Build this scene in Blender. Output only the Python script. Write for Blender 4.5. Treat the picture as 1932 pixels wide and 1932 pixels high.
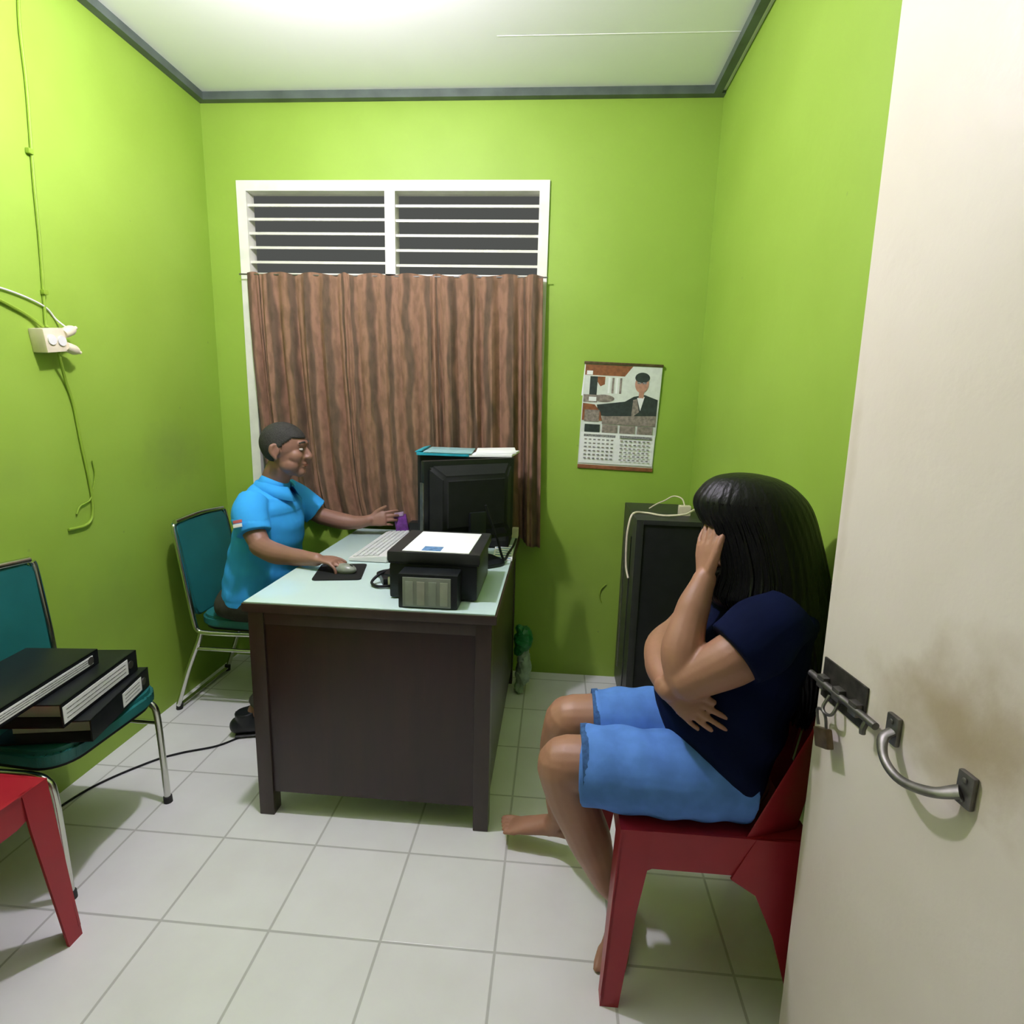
import bpy, bmesh, math, random
from mathutils import Vector, Matrix, Euler
V = Vector
R = math.radians
random.seed(7)
for _o in list(bpy.data.objects):
    bpy.data.objects.remove(_o)
scn = bpy.context.scene
COL = scn.collection

# ------------------------------------------------------------------ camera, world, exposure
cam_data = bpy.data.cameras.new('camera')
cam = bpy.data.objects.new('camera', cam_data)
COL.objects.link(cam)
cam_data.sensor_width = 36.0
cam_data.lens = 36.0 * 1084.67 / 1932.0
cam_data.clip_start = 0.02
_F = V((-0.07182405, 0.97944977, -0.18846608)); _R = V((0.99660267, 0.07810796, 0.02612024)); _U = V((-0.04030416, 0.18594974, 0.98173228))
cam.matrix_world = Matrix(((_R.x, _U.x, -_F.x, 0), (_R.y, _U.y, -_F.y, 0), (_R.z, _U.z, -_F.z, 1.39062), (0, 0, 0, 1)))
scn.camera = cam
world = bpy.data.worlds.new('world'); scn.world = world
world.use_nodes = True
world.node_tree.nodes['Background'].inputs[0].default_value = (0.96, 1.0, 0.93, 1)
world.node_tree.nodes['Background'].inputs[1].default_value = 0.09
scn.view_settings.view_transform = 'Standard'
scn.view_settings.look = 'None'
scn.view_settings.gamma = 1.0
scn.view_settings.exposure = 0.0
scn.view_settings.use_curve_mapping = False
BULB = V((-0.76, 1.52, 2.50))
BULB_RADIANCE = 1340.0

# room measures (metres)
XL, XR, YB, H = -1.686, 0.655, 2.811, 2.724
YF = 0.28

# ------------------------------------------------------------------ materials
def mat(name, col, rough=0.5, metal=0.0, var=0.0, scale=8.0, bump=0.0, bscale=60.0, spec=None, emit=None, stretch=None, trans=0.0, col2=None, lo=0.35, hi=0.65, coat=0.0):
    m = bpy.data.materials.new(name); m.use_nodes = True
    nt = m.node_tree; b = nt.nodes['Principled BSDF']
    b.inputs['Base Color'].default_value = (*col, 1)
    b.inputs['Roughness'].default_value = rough
    b.inputs['Metallic'].default_value = metal
    if spec is not None: b.inputs['Specular IOR Level'].default_value = spec
    if coat: b.inputs['Coat Weight'].default_value = coat; b.inputs['Coat Roughness'].default_value = 0.15
    if trans: b.inputs['Transmission Weight'].default_value = trans
    if emit:
        b.inputs['Emission Color'].default_value = (*col, 1); b.inputs['Emission Strength'].default_value = emit
    tc = nt.nodes.new('ShaderNodeTexCoord')
    src = tc.outputs['Object']
    if stretch:
        mp = nt.nodes.new('ShaderNodeMapping'); mp.inputs['Scale'].default_value = stretch
        nt.links.new(src, mp.inputs[0]); src = mp.outputs[0]
    if var or col2:
        n = nt.nodes.new('ShaderNodeTexNoise'); n.inputs['Scale'].default_value = scale; n.inputs['Detail'].default_value = 5
        nt.links.new(src, n.inputs['Vector'])
        r = nt.nodes.new('ShaderNodeValToRGB')
        r.color_ramp.elements[0].position = lo; r.color_ramp.elements[1].position = hi
        c2 = col2 or tuple(max(0, c * (1 - var)) for c in col)
        r.color_ramp.elements[0].color = (*c2, 1); r.color_ramp.elements[1].color = (*col, 1)
        nt.links.new(n.outputs[0], r.inputs[0]); nt.links.new(r.outputs[0], b.inputs['Base Color'])
    if bump:
        n2 = nt.nodes.new('ShaderNodeTexNoise'); n2.inputs['Scale'].default_value = bscale; n2.inputs['Detail'].default_value = 4
        nt.links.new(src, n2.inputs['Vector'])
        bp = nt.nodes.new('ShaderNodeBump'); bp.inputs['Strength'].default_value = bump; bp.inputs['Distance'].default_value = 0.01
        nt.links.new(n2.outputs[0], bp.inputs['Height']); nt.links.new(bp.outputs[0], b.inputs['Normal'])
    return m

def stained(name, col, col2, stain, patches, rough=0.6, scale=3.0, bump=0.08):
    """paint with broad tone variation, specks, and a few dirt patches at object-space points (centre, radius, strength)"""
    m = mat(name, col, rough, 0, 0, scale, bump, 25, col2=col2)
    nt = m.node_tree; b = nt.nodes['Principled BSDF']
    base = b.inputs['Base Color'].links[0].from_socket
    geo = nt.nodes.new('ShaderNodeNewGeometry')
    def mx(a, fac, colr):
        mix = nt.nodes.new('ShaderNodeMix'); mix.data_type = 'RGBA'
        nt.links.new(fac, mix.inputs['Factor']); nt.links.new(a, mix.inputs['A']); mix.inputs['B'].default_value = (*colr, 1)
        return mix.outputs['Result']
    n = nt.nodes.new('ShaderNodeTexNoise'); n.inputs['Scale'].default_value = 14; n.inputs['Detail'].default_value = 6
    nt.links.new(geo.outputs['Position'], n.inputs['Vector'])
    for (c, rad, s, sq) in patches:
        sub = nt.nodes.new('ShaderNodeVectorMath'); sub.operation = 'SUBTRACT'; sub.inputs[1].default_value = c
        nt.links.new(geo.outputs['Position'], sub.inputs[0])
        ml = nt.nodes.new('ShaderNodeVectorMath'); ml.operation = 'MULTIPLY'; ml.inputs[1].default_value = sq
        nt.links.new(sub.outputs[0], ml.inputs[0])
        ln = nt.nodes.new('ShaderNodeVectorMath'); ln.operation = 'LENGTH'; nt.links.new(ml.outputs[0], ln.inputs[0])
        ad = nt.nodes.new('ShaderNodeMath'); ad.operation = 'MULTIPLY_ADD'; ad.inputs[1].default_value = rad * 1.4
        nt.links.new(n.outputs[0], ad.inputs[0]); nt.links.new(ln.outputs['Value'], ad.inputs[2])
        mr = nt.nodes.new('ShaderNodeMapRange'); mr.inputs['From Min'].default_value = rad * 0.9; mr.inputs['From Max'].default_value = rad * 1.9
        mr.inputs['To Min'].default_value = s; mr.inputs['To Max'].default_value = 0
        nt.links.new(ad.outputs[0], mr.inputs['Value'])
        base = mx(base, mr.outputs[0], stain)
    v = nt.nodes.new('ShaderNodeTexVoronoi'); v.inputs['Scale'].default_value = 5.0
    nt.links.new(geo.outputs['Position'], v.inputs['Vector'])
    mr = nt.nodes.new('ShaderNodeMapRange'); mr.inputs['From Min'].default_value = 0.018; mr.inputs['From Max'].default_value = 0.035
    mr.inputs['To Min'].default_value = 0.6; mr.inputs['To Max'].default_value = 0
    nt.links.new(v.outputs['Distance'], mr.inputs['Value'])
    base = mx(base, mr.outputs[0], stain)
    nt.links.new(base, b.inputs['Base Color'])
    return m

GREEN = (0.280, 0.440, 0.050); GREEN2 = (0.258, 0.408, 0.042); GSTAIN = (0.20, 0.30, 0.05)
M = {}
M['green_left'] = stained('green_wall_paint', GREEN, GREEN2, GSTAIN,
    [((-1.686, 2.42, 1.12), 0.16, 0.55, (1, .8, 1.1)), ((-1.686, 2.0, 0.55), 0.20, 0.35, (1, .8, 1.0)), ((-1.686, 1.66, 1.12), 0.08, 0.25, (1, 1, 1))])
M['green_back'] = stained('green_wall_paint_back', GREEN, GREEN2, GSTAIN,
    [((0.10, 2.811, 0.45), 0.2, 0.3, (1, 1, .7)), ((0.2, 2.811, 0.0), 0.1, 0.3, (.4, 1, 1.5))])
M['ceiling'] = mat('ceiling_paint', (0.90, 0.90, 0.89), 0.7, var=0.04, scale=2, bump=0.03)
M['trim_grey'] = mat('grey_trim_paint', (0.10, 0.13, 0.11), 0.5, var=0.35, scale=9)
M['door_paint'] = stained('cream_door_paint', (0.78, 0.71, 0.62), (0.73, 0.66, 0.56), (0.38, 0.30, 0.17),
    [((0.56, 0.78, 0.96), 0.09, 0.75, (1, .6, 1)), ((0.58, 0.70, 0.99), 0.12, 0.55, (1, .7, 1.0)), ((0.54, 1.05, 0.72), 0.05, 0.3, (1, 2, .35)), ((0.54, 1.06, 1.25), 0.03, 0.3, (1, 2, .12))], rough=0.4, bump=0.12)
M['white_paint'] = mat('white_window_paint', (0.80, 0.80, 0.70), 0.4, var=0.12, scale=12)
M['glass'] = mat('dark_glass', (0.9, 0.95, 0.95), 0.05, trans=1.0)
M['red'] = mat('red_plastic', (0.36, 0.016, 0.026), 0.38, var=0.15, scale=5, spec=0.4)
M['teal'] = mat('teal_vinyl', (0.014, 0.150, 0.145), 0.45, var=0.2, scale=6, bump=0.1, bscale=300)
M['chrome'] = mat('chrome_tube', (0.62, 0.63, 0.58), 0.22, 1.0)
M['rubber'] = mat('black_rubber', (0.015, 0.015, 0.015), 0.7, bump=0.05)
M['black'] = mat('black_plastic', (0.009, 0.011, 0.013), 0.38, var=0.3, scale=20, spec=.35)
M['dblack'] = mat('matte_black_plastic', (0.010, 0.011, 0.012), 0.6, var=0.3, scale=20, spec=.25)
M['dark_grey'] = mat('dark_grey_plastic', (0.028, 0.029, 0.029), 0.4, var=0.2, scale=15, spec=.3)
M['grey_panel'] = mat('grey_translucent_plastic', (0.23, 0.25, 0.21), 0.3, var=0.1, scale=30)
M['white'] = mat('white_plastic', (0.78, 0.78, 0.76), 0.35, var=0.06, scale=12)
M['cream'] = mat('cream_plastic', (0.78, 0.70, 0.52), 0.4, var=0.15, scale=20)
M['paper'] = mat('white_paper', (0.85, 0.86, 0.86), 0.8, var=0.03, scale=12)
M['blue_print'] = mat('blue_ink', (0.12, 0.26, 0.50), 0.8, var=0.5, scale=90)
M['grey_ink'] = mat('grey_ink', (0.30, 0.30, 0.30), 0.8, var=0.6, scale=200, lo=.45, hi=.55)
M['folder'] = mat('teal_folder', (0.02, 0.38, 0.50), 0.45, var=0.3, scale=15)
M['metal'] = mat('steel', (0.22, 0.21, 0.19), 0.45, 0.85, var=0.35, scale=40)
M['dmetal'] = mat('dark_steel', (0.07, 0.065, 0.055), 0.5, 0.6, var=0.5, scale=60)
M['brass'] = mat('aged_brass', (0.16, 0.11, 0.06), 0.45, 0.7, var=0.4, scale=50)
M['skin_man'] = mat('brown_skin', (0.26, 0.13, 0.088), 0.5, var=0.12, scale=14, bump=0.05, bscale=120)
M['skin_woman'] = mat('tan_skin', (0.37, 0.185, 0.112), 0.5, var=0.12, scale=12, bump=0.04, bscale=120)
M['lips'] = mat('lips', (0.22, 0.07, 0.05), 0.5, var=0.1)
M['eye_white'] = mat('eye_white', (0.42, 0.38, 0.33), 0.4, var=0.05)
M['hair'] = mat('black_hair', (0.004, 0.004, 0.005), 0.42, var=0.5, scale=50, bump=0.25, bscale=120, stretch=(1, 1, .05), spec=.28)
M['short_hair'] = mat('short_grey_black_hair', (0.030, 0.028, 0.024), 0.7, var=0.5, scale=120, bump=0.5, bscale=300)
M['polo'] = mat('sky_blue_polo', (0.045, 0.37, 0.85), 0.8, var=0.08, scale=6, bump=0.15, bscale=14, spec=0.12)
M['navy'] = mat('navy_cotton', (0.002, 0.006, 0.035), 0.9, var=0.3, scale=6, bump=0.2, bscale=10, spec=0.12)
M['denim'] = mat('light_blue_denim', (0.11, 0.26, 0.68), 0.85, var=0.18, scale=22, bump=0.2, bscale=14, spec=0.12)
M['denim_hem'] = mat('dark_denim_hem', (0.06, 0.14, 0.33), 0.9, var=0.4, scale=80, spec=0.12)
M['trousers'] = mat('olive_trousers', (0.045, 0.045, 0.032), 0.85, var=0.2, scale=10, bump=0.2, bscale=20, spec=0.12)
M['bag'] = mat('green_plastic_bag', (0.01, 0.20, 0.05), 0.35, var=0.3, scale=20, bump=0.5, bscale=30)
M['bag_clear'] = mat('whitish_plastic_bag', (0.35, 0.48, 0.36), 0.3, var=0.3, scale=20, bump=0.5, bscale=40)
M['purple'] = mat('purple_foil', (0.20, 0.05, 0.32), 0.35, var=0.5, scale=40)
M['olive_wire'] = mat('painted_over_cable', (0.24, 0.38, 0.03), 0.5, var=0.1)
M['laminate'] = mat('pale_aqua_desk_glass', (0.56, 0.72, 0.70), 0.12, var=0.04, scale=5, spec=0.6)
M['orange_print'] = mat('brown_orange_print', (0.28, 0.10, 0.035), 0.6, var=0.35, scale=60)
M['dark_print'] = mat('dark_print', (0.03, 0.045, 0.04), 0.6, var=0.4, scale=60)
M['grey_print'] = mat('grey_brown_print', (0.32, 0.27, 0.23), 0.6, var=0.5, scale=70)
M['pale_print'] = mat('pale_print', (0.70, 0.74, 0.68), 0.6, var=0.1, scale=50)
M['skin_print'] = mat('skin_print', (0.50, 0.26, 0.18), 0.6, var=0.2, scale=60)
M['flag_red'] = mat('red_patch', (0.45, 0.10, 0.10), 0.8, var=0.1)

def wood(name, c1, c2, rough=0.35):
    m = mat(name, c1, rough, 0, 0, 3.0, 0.05, 40, col2=c2, stretch=(6, 6, 0.7), lo=.3, hi=.7)
    return m
M['wood'] = wood('dark_brown_wood', (0.033, 0.011, 0.008), (0.017, 0.007, 0.006))
M['wood_edge'] = wood('dark_brown_wood_edge', (0.045, 0.024, 0.018), (0.03, 0.017, 0.012))

def tile_material():
    m = bpy.data.materials.new('ivory_floor_tiles'); m.use_nodes = True
    nt = m.node_tree; b = nt.nodes['Principled BSDF']
    g = nt.nodes.new('ShaderNodeNewGeometry')
    mp = nt.nodes.new('ShaderNodeMapping'); mp.inputs['Location'].default_value = (1.00518, -1.23282 + 3.0, 0)
    nt.links.new(g.outputs['Position'], mp.inputs[0])
    br = nt.nodes.new('ShaderNodeTexBrick'); br.offset = 0.0; br.squash = 1.0
    br.inputs['Scale'].default_value = 1.0; br.inputs['Mortar Size'].default_value = 0.0042; br.inputs['Mortar Smooth'].default_value = 0.4
    br.inputs['Brick Width'].default_value = 0.3; br.inputs['Row Height'].default_value = 0.3
    br.inputs['Color1'].default_value = (0.84, 0.84, 0.83, 1); br.inputs['Color2'].default_value = (0.81, 0.81, 0.80, 1)
    br.inputs['Mortar'].default_value = (0.52, 0.52, 0.50, 1)
    nt.links.new(mp.outputs[0], br.inputs['Vector'])
    n = nt.nodes.new('ShaderNodeTexNoise'); n.inputs['Scale'].default_value = 4; n.inputs['Detail'].default_value = 8
    nt.links.new(g.outputs['Position'], n.inputs['Vector'])
    r = nt.nodes.new('ShaderNodeValToRGB'); r.color_ramp.elements[0].position = .3; r.color_ramp.elements[1].position = .6
    r.color_ramp.elements[0].color = (.93, .92, .91, 1); r.color_ramp.elements[1].color = (1, 1, 1, 1)
    nt.links.new(n.outputs[0], r.inputs[0])
    mx = nt.nodes.new('ShaderNodeMix'); mx.data_type = 'RGBA'; mx.blend_type = 'MULTIPLY'; mx.inputs['Factor'].default_value = 1
    nt.links.new(br.outputs['Color'], mx.inputs['A']); nt.links.new(r.outputs[0], mx.inputs['B'])
    v = nt.nodes.new('ShaderNodeTexVoronoi'); v.inputs['Scale'].default_value = 2.6
    nt.links.new(g.outputs['Position'], v.inputs['Vector'])
    mr = nt.nodes.new('ShaderNodeMapRange'); mr.inputs['From Min'].default_value = 0.008; mr.inputs['From Max'].default_value = 0.022
    mr.inputs['To Min'].default_value = 0.6; mr.inputs['To Max'].default_value = 0
    nt.links.new(v.outputs['Distance'], mr.inputs['Value'])
    m2 = nt.nodes.new('ShaderNodeMix'); m2.data_type = 'RGBA'; m2.inputs['B'].default_value = (0.1, 0.09, 0.07, 1)
    nt.links.new(mr.outputs[0], m2.inputs['Factor']); nt.links.new(mx.outputs['Result'], m2.inputs['A'])
    nt.links.new(m2.outputs['Result'], b.inputs['Base Color'])
    b.inputs['Roughness'].default_value = 0.28
    bp = nt.nodes.new('ShaderNodeBump'); bp.inputs['Strength'].default_value = 0.3; bp.inputs['Distance'].default_value = 0.002; bp.invert = True
    nt.links.new(br.outputs['Fac'], bp.inputs['Height']); nt.links.new(bp.outputs[0], b.inputs['Normal'])
    return m
M['tiles'] = tile_material()

def curtain_material():
    m = bpy.data.materials.new('brown_patterned_curtain'); m.use_nodes = True
    nt = m.node_tree; b = nt.nodes['Principled BSDF']; b.inputs['Roughness'].default_value = 0.85
    uv = nt.nodes.new('ShaderNodeUVMap')
    w = nt.nodes.new('ShaderNodeTexWave'); w.wave_type = 'BANDS'; w.bands_direction = 'X'
    w.inputs['Scale'].default_value = 1.9; w.inputs['Distortion'].default_value = 2.2; w.inputs['Detail'].default_value = 2; w.inputs['Detail Scale'].default_value = 2.2
    mp = nt.nodes.new('ShaderNodeMapping'); mp.inputs['Scale'].default_value = (1.6, 0.9, 1)
    nt.links.new(uv.outputs[0], mp.inputs[0]); nt.links.new(mp.outputs[0], w.inputs['Vector'])
    r = nt.nodes.new('ShaderNodeValToRGB')
    e = r.color_ramp.elements; e[0].position = 0.10; e[0].color = (0.105, 0.064, 0.036, 1); e[1].position = 0.40; e[1].color = (0.235, 0.128, 0.075, 1)
    nt.links.new(w.outputs['Color'], r.inputs[0])
    n = nt.nodes.new('ShaderNodeTexNoise'); n.inputs['Scale'].default_value = 18; n.inputs['Detail'].default_value = 5
    mp2 = nt.nodes.new('ShaderNodeMapping'); mp2.inputs['Scale'].default_value = (2.2, 0.7, 1)
    nt.links.new(uv.outputs[0], mp2.inputs[0]); nt.links.new(mp2.outputs[0], n.inputs['Vector'])
    r2 = nt.nodes.new('ShaderNodeValToRGB'); r2.color_ramp.elements[0].position = .40; r2.color_ramp.elements[1].position = .56
    r2.color_ramp.elements[0].color = (.66, .68, .62, 1); r2.color_ramp.elements[1].color = (1, 1, 1, 1)
    nt.links.new(n.outputs[0], r2.inputs[0])
    mx = nt.nodes.new('ShaderNodeMix'); mx.data_type = 'RGBA'; mx.blend_type = 'MULTIPLY'; mx.inputs['Factor'].default_value = .8
    nt.links.new(r.outputs[0], mx.inputs['A']); nt.links.new(r2.outputs[0], mx.inputs['B'])
    nt.links.new(mx.outputs['Result'], b.inputs['Base Color'])
    return m
M['curtain'] = curtain_material()

# ------------------------------------------------------------------ object helpers
def link(name, me, mats, parent=None):
    o = bpy.data.objects.new(name, me); COL.objects.link(o)
    for m in (mats if isinstance(mats, (list, tuple)) else [mats]): me.materials.append(m)
    if parent: o.parent = parent
    return o

def tag(o, label=None, cat=None, group=None, kind=None):
    if label: o['label'] = label
    if cat: o['category'] = cat
    if group: o['group'] = group
    if kind: o['kind'] = kind
    return o

def thing(name, label, cat, loc=(0, 0, 0), rotz=0, group=None):
    o = bpy.data.objects.new(name, None); COL.objects.link(o); o.empty_display_size = .05
    o.location = loc; o.rotation_euler = (0, 0, rotz)
    return tag(o, label, cat, group)

def bm_obj(name, bm, m, parent=None, smooth=True, angle=35):
    me = bpy.data.meshes.new(name)
    bmesh.ops.recalc_face_normals(bm, faces=bm.faces)
    bm.to_mesh(me); bm.free()
    if smooth:
        me.shade_smooth()
        try: me.set_sharp_from_angle(angle=R(angle))
        except Exception: pass
    else: me.shade_flat()
    return link(name, me, m, parent)

def add_box(bm, c, s, bev=0.0, rot=None, seg=2, mi=0):
    """box centred at c of full size s"""
    t = bmesh.new()
    bmesh.ops.create_cube(t, size=1)
    bmesh.ops.scale(t, vec=s, verts=t.verts)
    if bev: bmesh.ops.bevel(t, geom=t.edges[:], offset=bev, segments=seg, affect='EDGES', profile=0.7)
    mtx = Matrix.Translation(V(c))
    if rot is not None: mtx = mtx @ (rot if isinstance(rot, Matrix) else Euler(rot).to_matrix().to_4x4())
    bmesh.ops.transform(t, matrix=mtx, verts=t.verts)
    merge(bm, t, mi)

def merge(bm, t, mi=0):
    vm = {v: bm.verts.new(v.co) for v in t.verts}
    for f in t.faces:
        try:
            nf = bm.faces.new([vm[v] for v in f.verts]); nf.material_index = mi; nf.smooth = True
        except ValueError: pass
    t.free()

def box(a, b, bev=0.0, mi=0, bm=None):
    """box from corner a to corner b"""
    own = bm or bmesh.new()
    c = [(a[i] + b[i]) / 2 for i in range(3)]; s = [abs(b[i] - a[i]) for i in range(3)]
    add_box(own, c, s, bev, mi=mi)
    return own

def catmull(pts, n=6):
    P = [V(p) for p in pts]
    if len(P) < 3 or n <= 1: return P
    out = []
    for i in range(len(P) - 1):
        p0 = P[i - 1] if i else P[i] * 2 - P[i + 1]; p1 = P[i]; p2 = P[i + 1]; p3 = P[i + 2] if i + 2 < len(P) else P[i + 1] * 2 - P[i]
        for k in range(n):
            t = k / n
            out.append(0.5 * ((2 * p1) + (p2 - p0) * t + (2 * p0 - 5 * p1 + 4 * p2 - p3) * t * t + (3 * p1 - p0 - 3 * p2 + p3) * t ** 3))
    out.append(P[-1])
    return out

def interp(vals, n):
    out = []
    for i in range(len(vals) - 1):
        for k in range(n):
            t = k / n; t = t * t * (3 - 2 * t)
            out.append(tuple(vals[i][j] * (1 - t) + vals[i + 1][j] * t for j in range(len(vals[i]))))
    out.append(vals[-1])
    return out

def tube(bm, pts, r, seg=10, n=6, side=None, round_ends=False, mi=0):
    """tube along a smooth path; r = number or list (one per control point) of radius or (a,b); a is measured along `side`"""
    rr = r if isinstance(r, (list, tuple)) and len(r) == len(pts) else [r] * len(pts)
    rr = [(x, x) if not isinstance(x, (list, tuple)) else tuple(x) for x in rr]
    P = catmull(pts, n); Q = interp(rr, n) if len(P) != len(pts) else rr
    if len(P) == len(pts): Q = rr
    T = []
    for i in range(len(P)):
        d = (P[min(i + 1, len(P) - 1)] - P[max(i - 1, 0)])
        T.append(d.normalized() if d.length > 1e-9 else V((0, 0, 1)))
    ref = V(side) if side is not None else (V((0, 0, 1)) if abs(T[0].z) < .9 else V((1, 0, 0)))
    A = (ref - T[0] * ref.dot(T[0])).normalized()
    rings = []
    st = []
    if round_ends:
        for k in range(3, 0, -1):
            a = k / 3 * math.pi / 2 * .96
            rad = Q[0]; mr = min(rad)
            st.append((P[0] - T[0] * mr * math.sin(a), T[0], (rad[0] * math.cos(a), rad[1] * math.cos(a))))
    body = [(P[i], T[i], Q[i]) for i in range(len(P))]
    en = []
    if round_ends:
        for k in range(1, 4):
            a = k / 3 * math.pi / 2 * .96
            rad = Q[-1]; mr = min(rad)
            en.append((P[-1] + T[-1] * mr * math.sin(a), T[-1], (rad[0] * math.cos(a), rad[1] * math.cos(a))))
    for (p, t, q) in st + body + en:
        if side is not None: A = V(side) - t * V(side).dot(t)
        else: A = A - t * A.dot(t)
        A = A.normalized() if A.length > 1e-6 else t.orthogonal().normalized()
        B = t.cross(A)
        rings.append([bm.verts.new(p + A * (q[0] * math.cos(2 * math.pi * k / seg)) + B * (q[1] * math.sin(2 * math.pi * k / seg))) for k in range(seg)])
    for i in range(len(rings) - 1):
        for k in range(seg):
            f = bm.faces.new((rings[i][k], rings[i][(k + 1) % seg], rings[i + 1][(k + 1) % seg], rings[i + 1][k])); f.smooth = True; f.material_index = mi
    for rg in (rings[0][::-1], rings[-1]):
        f = bm.faces.new(rg); f.material_index = mi
    return bm

def prism(bm, outline, axis, lo, hi, mi=0, bev=0.0, shear=None):
    """outline = 2D points; extruded along axis ('x','y','z') from lo to hi. shear(p3)->p3"""
    t = bmesh.new()
    def mk(p, h):
        if axis == 'y': q = V((p[0], h, p[1]))
        elif axis == 'x': q = V((h, p[0], p[1]))
        else: q = V((p[0], p[1], h))
        return q
    a = [t.verts.new(mk(p, lo)) for p in outline]; b = [t.verts.new(mk(p, hi)) for p in outline]
    n = len(outline)
    t.faces.new(a); t.faces.new(b[::-1])
    for i in range(n): t.faces.new((a[i], a[(i + 1) % n], b[(i + 1) % n], b[i]))
    bmesh.ops.recalc_face_normals(t, faces=t.faces)
    if bev: bmesh.ops.bevel(t, geom=[e for e in t.edges], offset=bev, segments=2, affect='EDGES')
    if shear:
        for v in t.verts: v.co = shear(v.co)
    merge(bm, t, mi)
    return bm

def ellip(bm, c, rad, rot=(0, 0, 0), seg=20, ring=12, mi=0):
    t = bmesh.new()
    bmesh.ops.create_uvsphere(t, u_segments=seg, v_segments=ring, radius=1)
    m = Matrix.Translation(V(c)) @ Euler(rot).to_matrix().to_4x4() @ Matrix.Diagonal((*rad, 1))
    bmesh.ops.transform(t, matrix=m, verts=t.verts)
    merge(bm, t, mi)
    return bm

def rrect(w, h, r, n=6):
    """rounded rectangle outline centred on 0"""
    pts = []
    for cx, cy, a0 in ((w / 2 - r, h / 2 - r, 0), (-w / 2 + r, h / 2 - r, 90), (-w / 2 + r, -h / 2 + r, 180), (w / 2 - r, -h / 2 + r, 270)):
        for k in range(n + 1):
            a = R(a0 + 90 * k / n); pts.append((cx + r * math.cos(a), cy + r * math.sin(a)))
    return pts

def fuse(name, bm, m, parent=None, voxel=0.005, smooth=4, post=None):
    """union of overlapping closed shapes into one continuous smooth surface"""
    bmesh.ops.recalc_face_normals(bm, faces=bm.faces)
    me = bpy.data.meshes.new(name + '_src'); bm.to_mesh(me); bm.free()
    o = bpy.data.objects.new(name + '_src', me); COL.objects.link(o)
    md = o.modifiers.new('r', 'REMESH'); md.mode = 'VOXEL'; md.voxel_size = voxel; md.use_smooth_shade = True
    if smooth:
        sm = o.modifiers.new('s', 'SMOOTH'); sm.iterations = smooth; sm.factor = 0.5
    dg = bpy.context.evaluated_depsgraph_get(); dg.update()
    res = bpy.data.meshes.new_from_object(o.evaluated_get(dg))
    bpy.data.objects.remove(o); bpy.data.meshes.remove(me)
    res.name = name
    if post:
        for v in res.vertices: v.co = post(v.co.copy())
    res.shade_smooth()
    res.materials.clear()
    return link(name, res, m, parent)

def copy_tree(o, parent=None):
    c = o.copy(); COL.objects.link(c)
    if parent: c.parent = parent
    for ch in [x for x in bpy.data.objects if x.parent == o]: copy_tree(ch, c)
    return c

# ------------------------------------------------------------------ the room
def struct(name, bm, m, parent=None, smooth=False):
    o = bm_obj(name, bm, m, parent, smooth)
    if not parent: o['kind'] = 'structure'
    return o

struct('floor', box((XL - .1, -1.3, -.06), (XR + .1, YB + .1, 0)), M['tiles'])
struct('ceiling', box((XL - .1, YF - .1, H), (XR + .1, YB + .1, H + .05)), M['ceiling'])
struct('wall_left', box((XL - .1, YF - .1, 0), (XL, YB + .1, H)), M['green_left'])
struct('wall_right', box((XR, YF - .1, 0), (XR + .1, YB + .1, H)), M['green_back'])
WX0, WX1, WZ0, WZ1 = -1.532, -0.074, 0.80, 2.366
bm = bmesh.new()
box((XL, YB, 0), (WX0, YB + .1, H), bm=bm); box((WX1, YB, 0), (XR, YB + .1, H), bm=bm)
box((WX0, YB, WZ1), (WX1, YB + .1, H), bm=bm); box((WX0, YB, 0), (WX1, YB + .1, WZ0), bm=bm)
struct('wall_back', bm, M['green_back'])
bm = bmesh.new()
box((XL, YF - .1, 0), (-1.05, YF, H), bm=bm); box((-1.05, YF - .1, 2.18), (XR, YF, H), bm=bm)
struct('wall_front', bm, M['green_left'])
# grey ceiling trim
bm = bmesh.new(); box((XL, YB - .035, H - .032), (XR, YB, H), bm=bm); struct('trim_1', bm, M['trim_grey'])
bm = bmesh.new(); box((XL, YF, H - .032), (XL + .035, YB - .035, H), bm=bm); struct('trim_2', bm, M['trim_grey'])
bm = bmesh.new(); box((XR - .05, YF, H - .032), (XR - .018, YB - .035, H), bm=bm); struct('trim_3', bm, M['trim_grey'])
bm = bmesh.new(); box((XR - .018, YF, H - .02), (XR, YB - .035, H), bm=bm); struct('trim_4', bm, M['ceiling'])
bm = bmesh.new(); box((-.28, 2.417, H - .0012), (XR - .05, 2.421, H), bm=bm); struct('trim_5', bm, M['ceiling'])

# window
win = thing('window_1', None, None, ((WX0 + WX1) / 2, YB, WZ0)); win['kind'] = 'structure'
def wpart(name, bm, m, smooth=False):
    bmesh.ops.translate(bm, verts=bm.verts, vec=-V(win.location)); return bm_obj(name, bm, m, win, smooth)
bm = bmesh.new(); y0, y1 = YB - .012, YB + .06
box((WX0, y0, WZ0), (WX0 + .045, y1, WZ1), bm=bm); box((WX1 - .045, y0, WZ0), (WX1, y1, WZ1), bm=bm)
box((WX0 + .045, y0, WZ1 - .045), (WX1 - .045, y1, WZ1), bm=bm); box((WX0 + .045, y0, WZ0), (WX1 - .045, y1, WZ0 + .05), bm=bm)
box((WX0 + .045, y0, 1.915), (WX1 - .045, y1, 1.962), bm=bm)
wpart('window_frame', bm, M['white_paint'])
bm = bmesh.new(); box((-.829, y0, WZ0 + .05), (-.781, y1, WZ1 - .045), bm=bm); wpart('mullion', bm, M['white_paint'])
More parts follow.
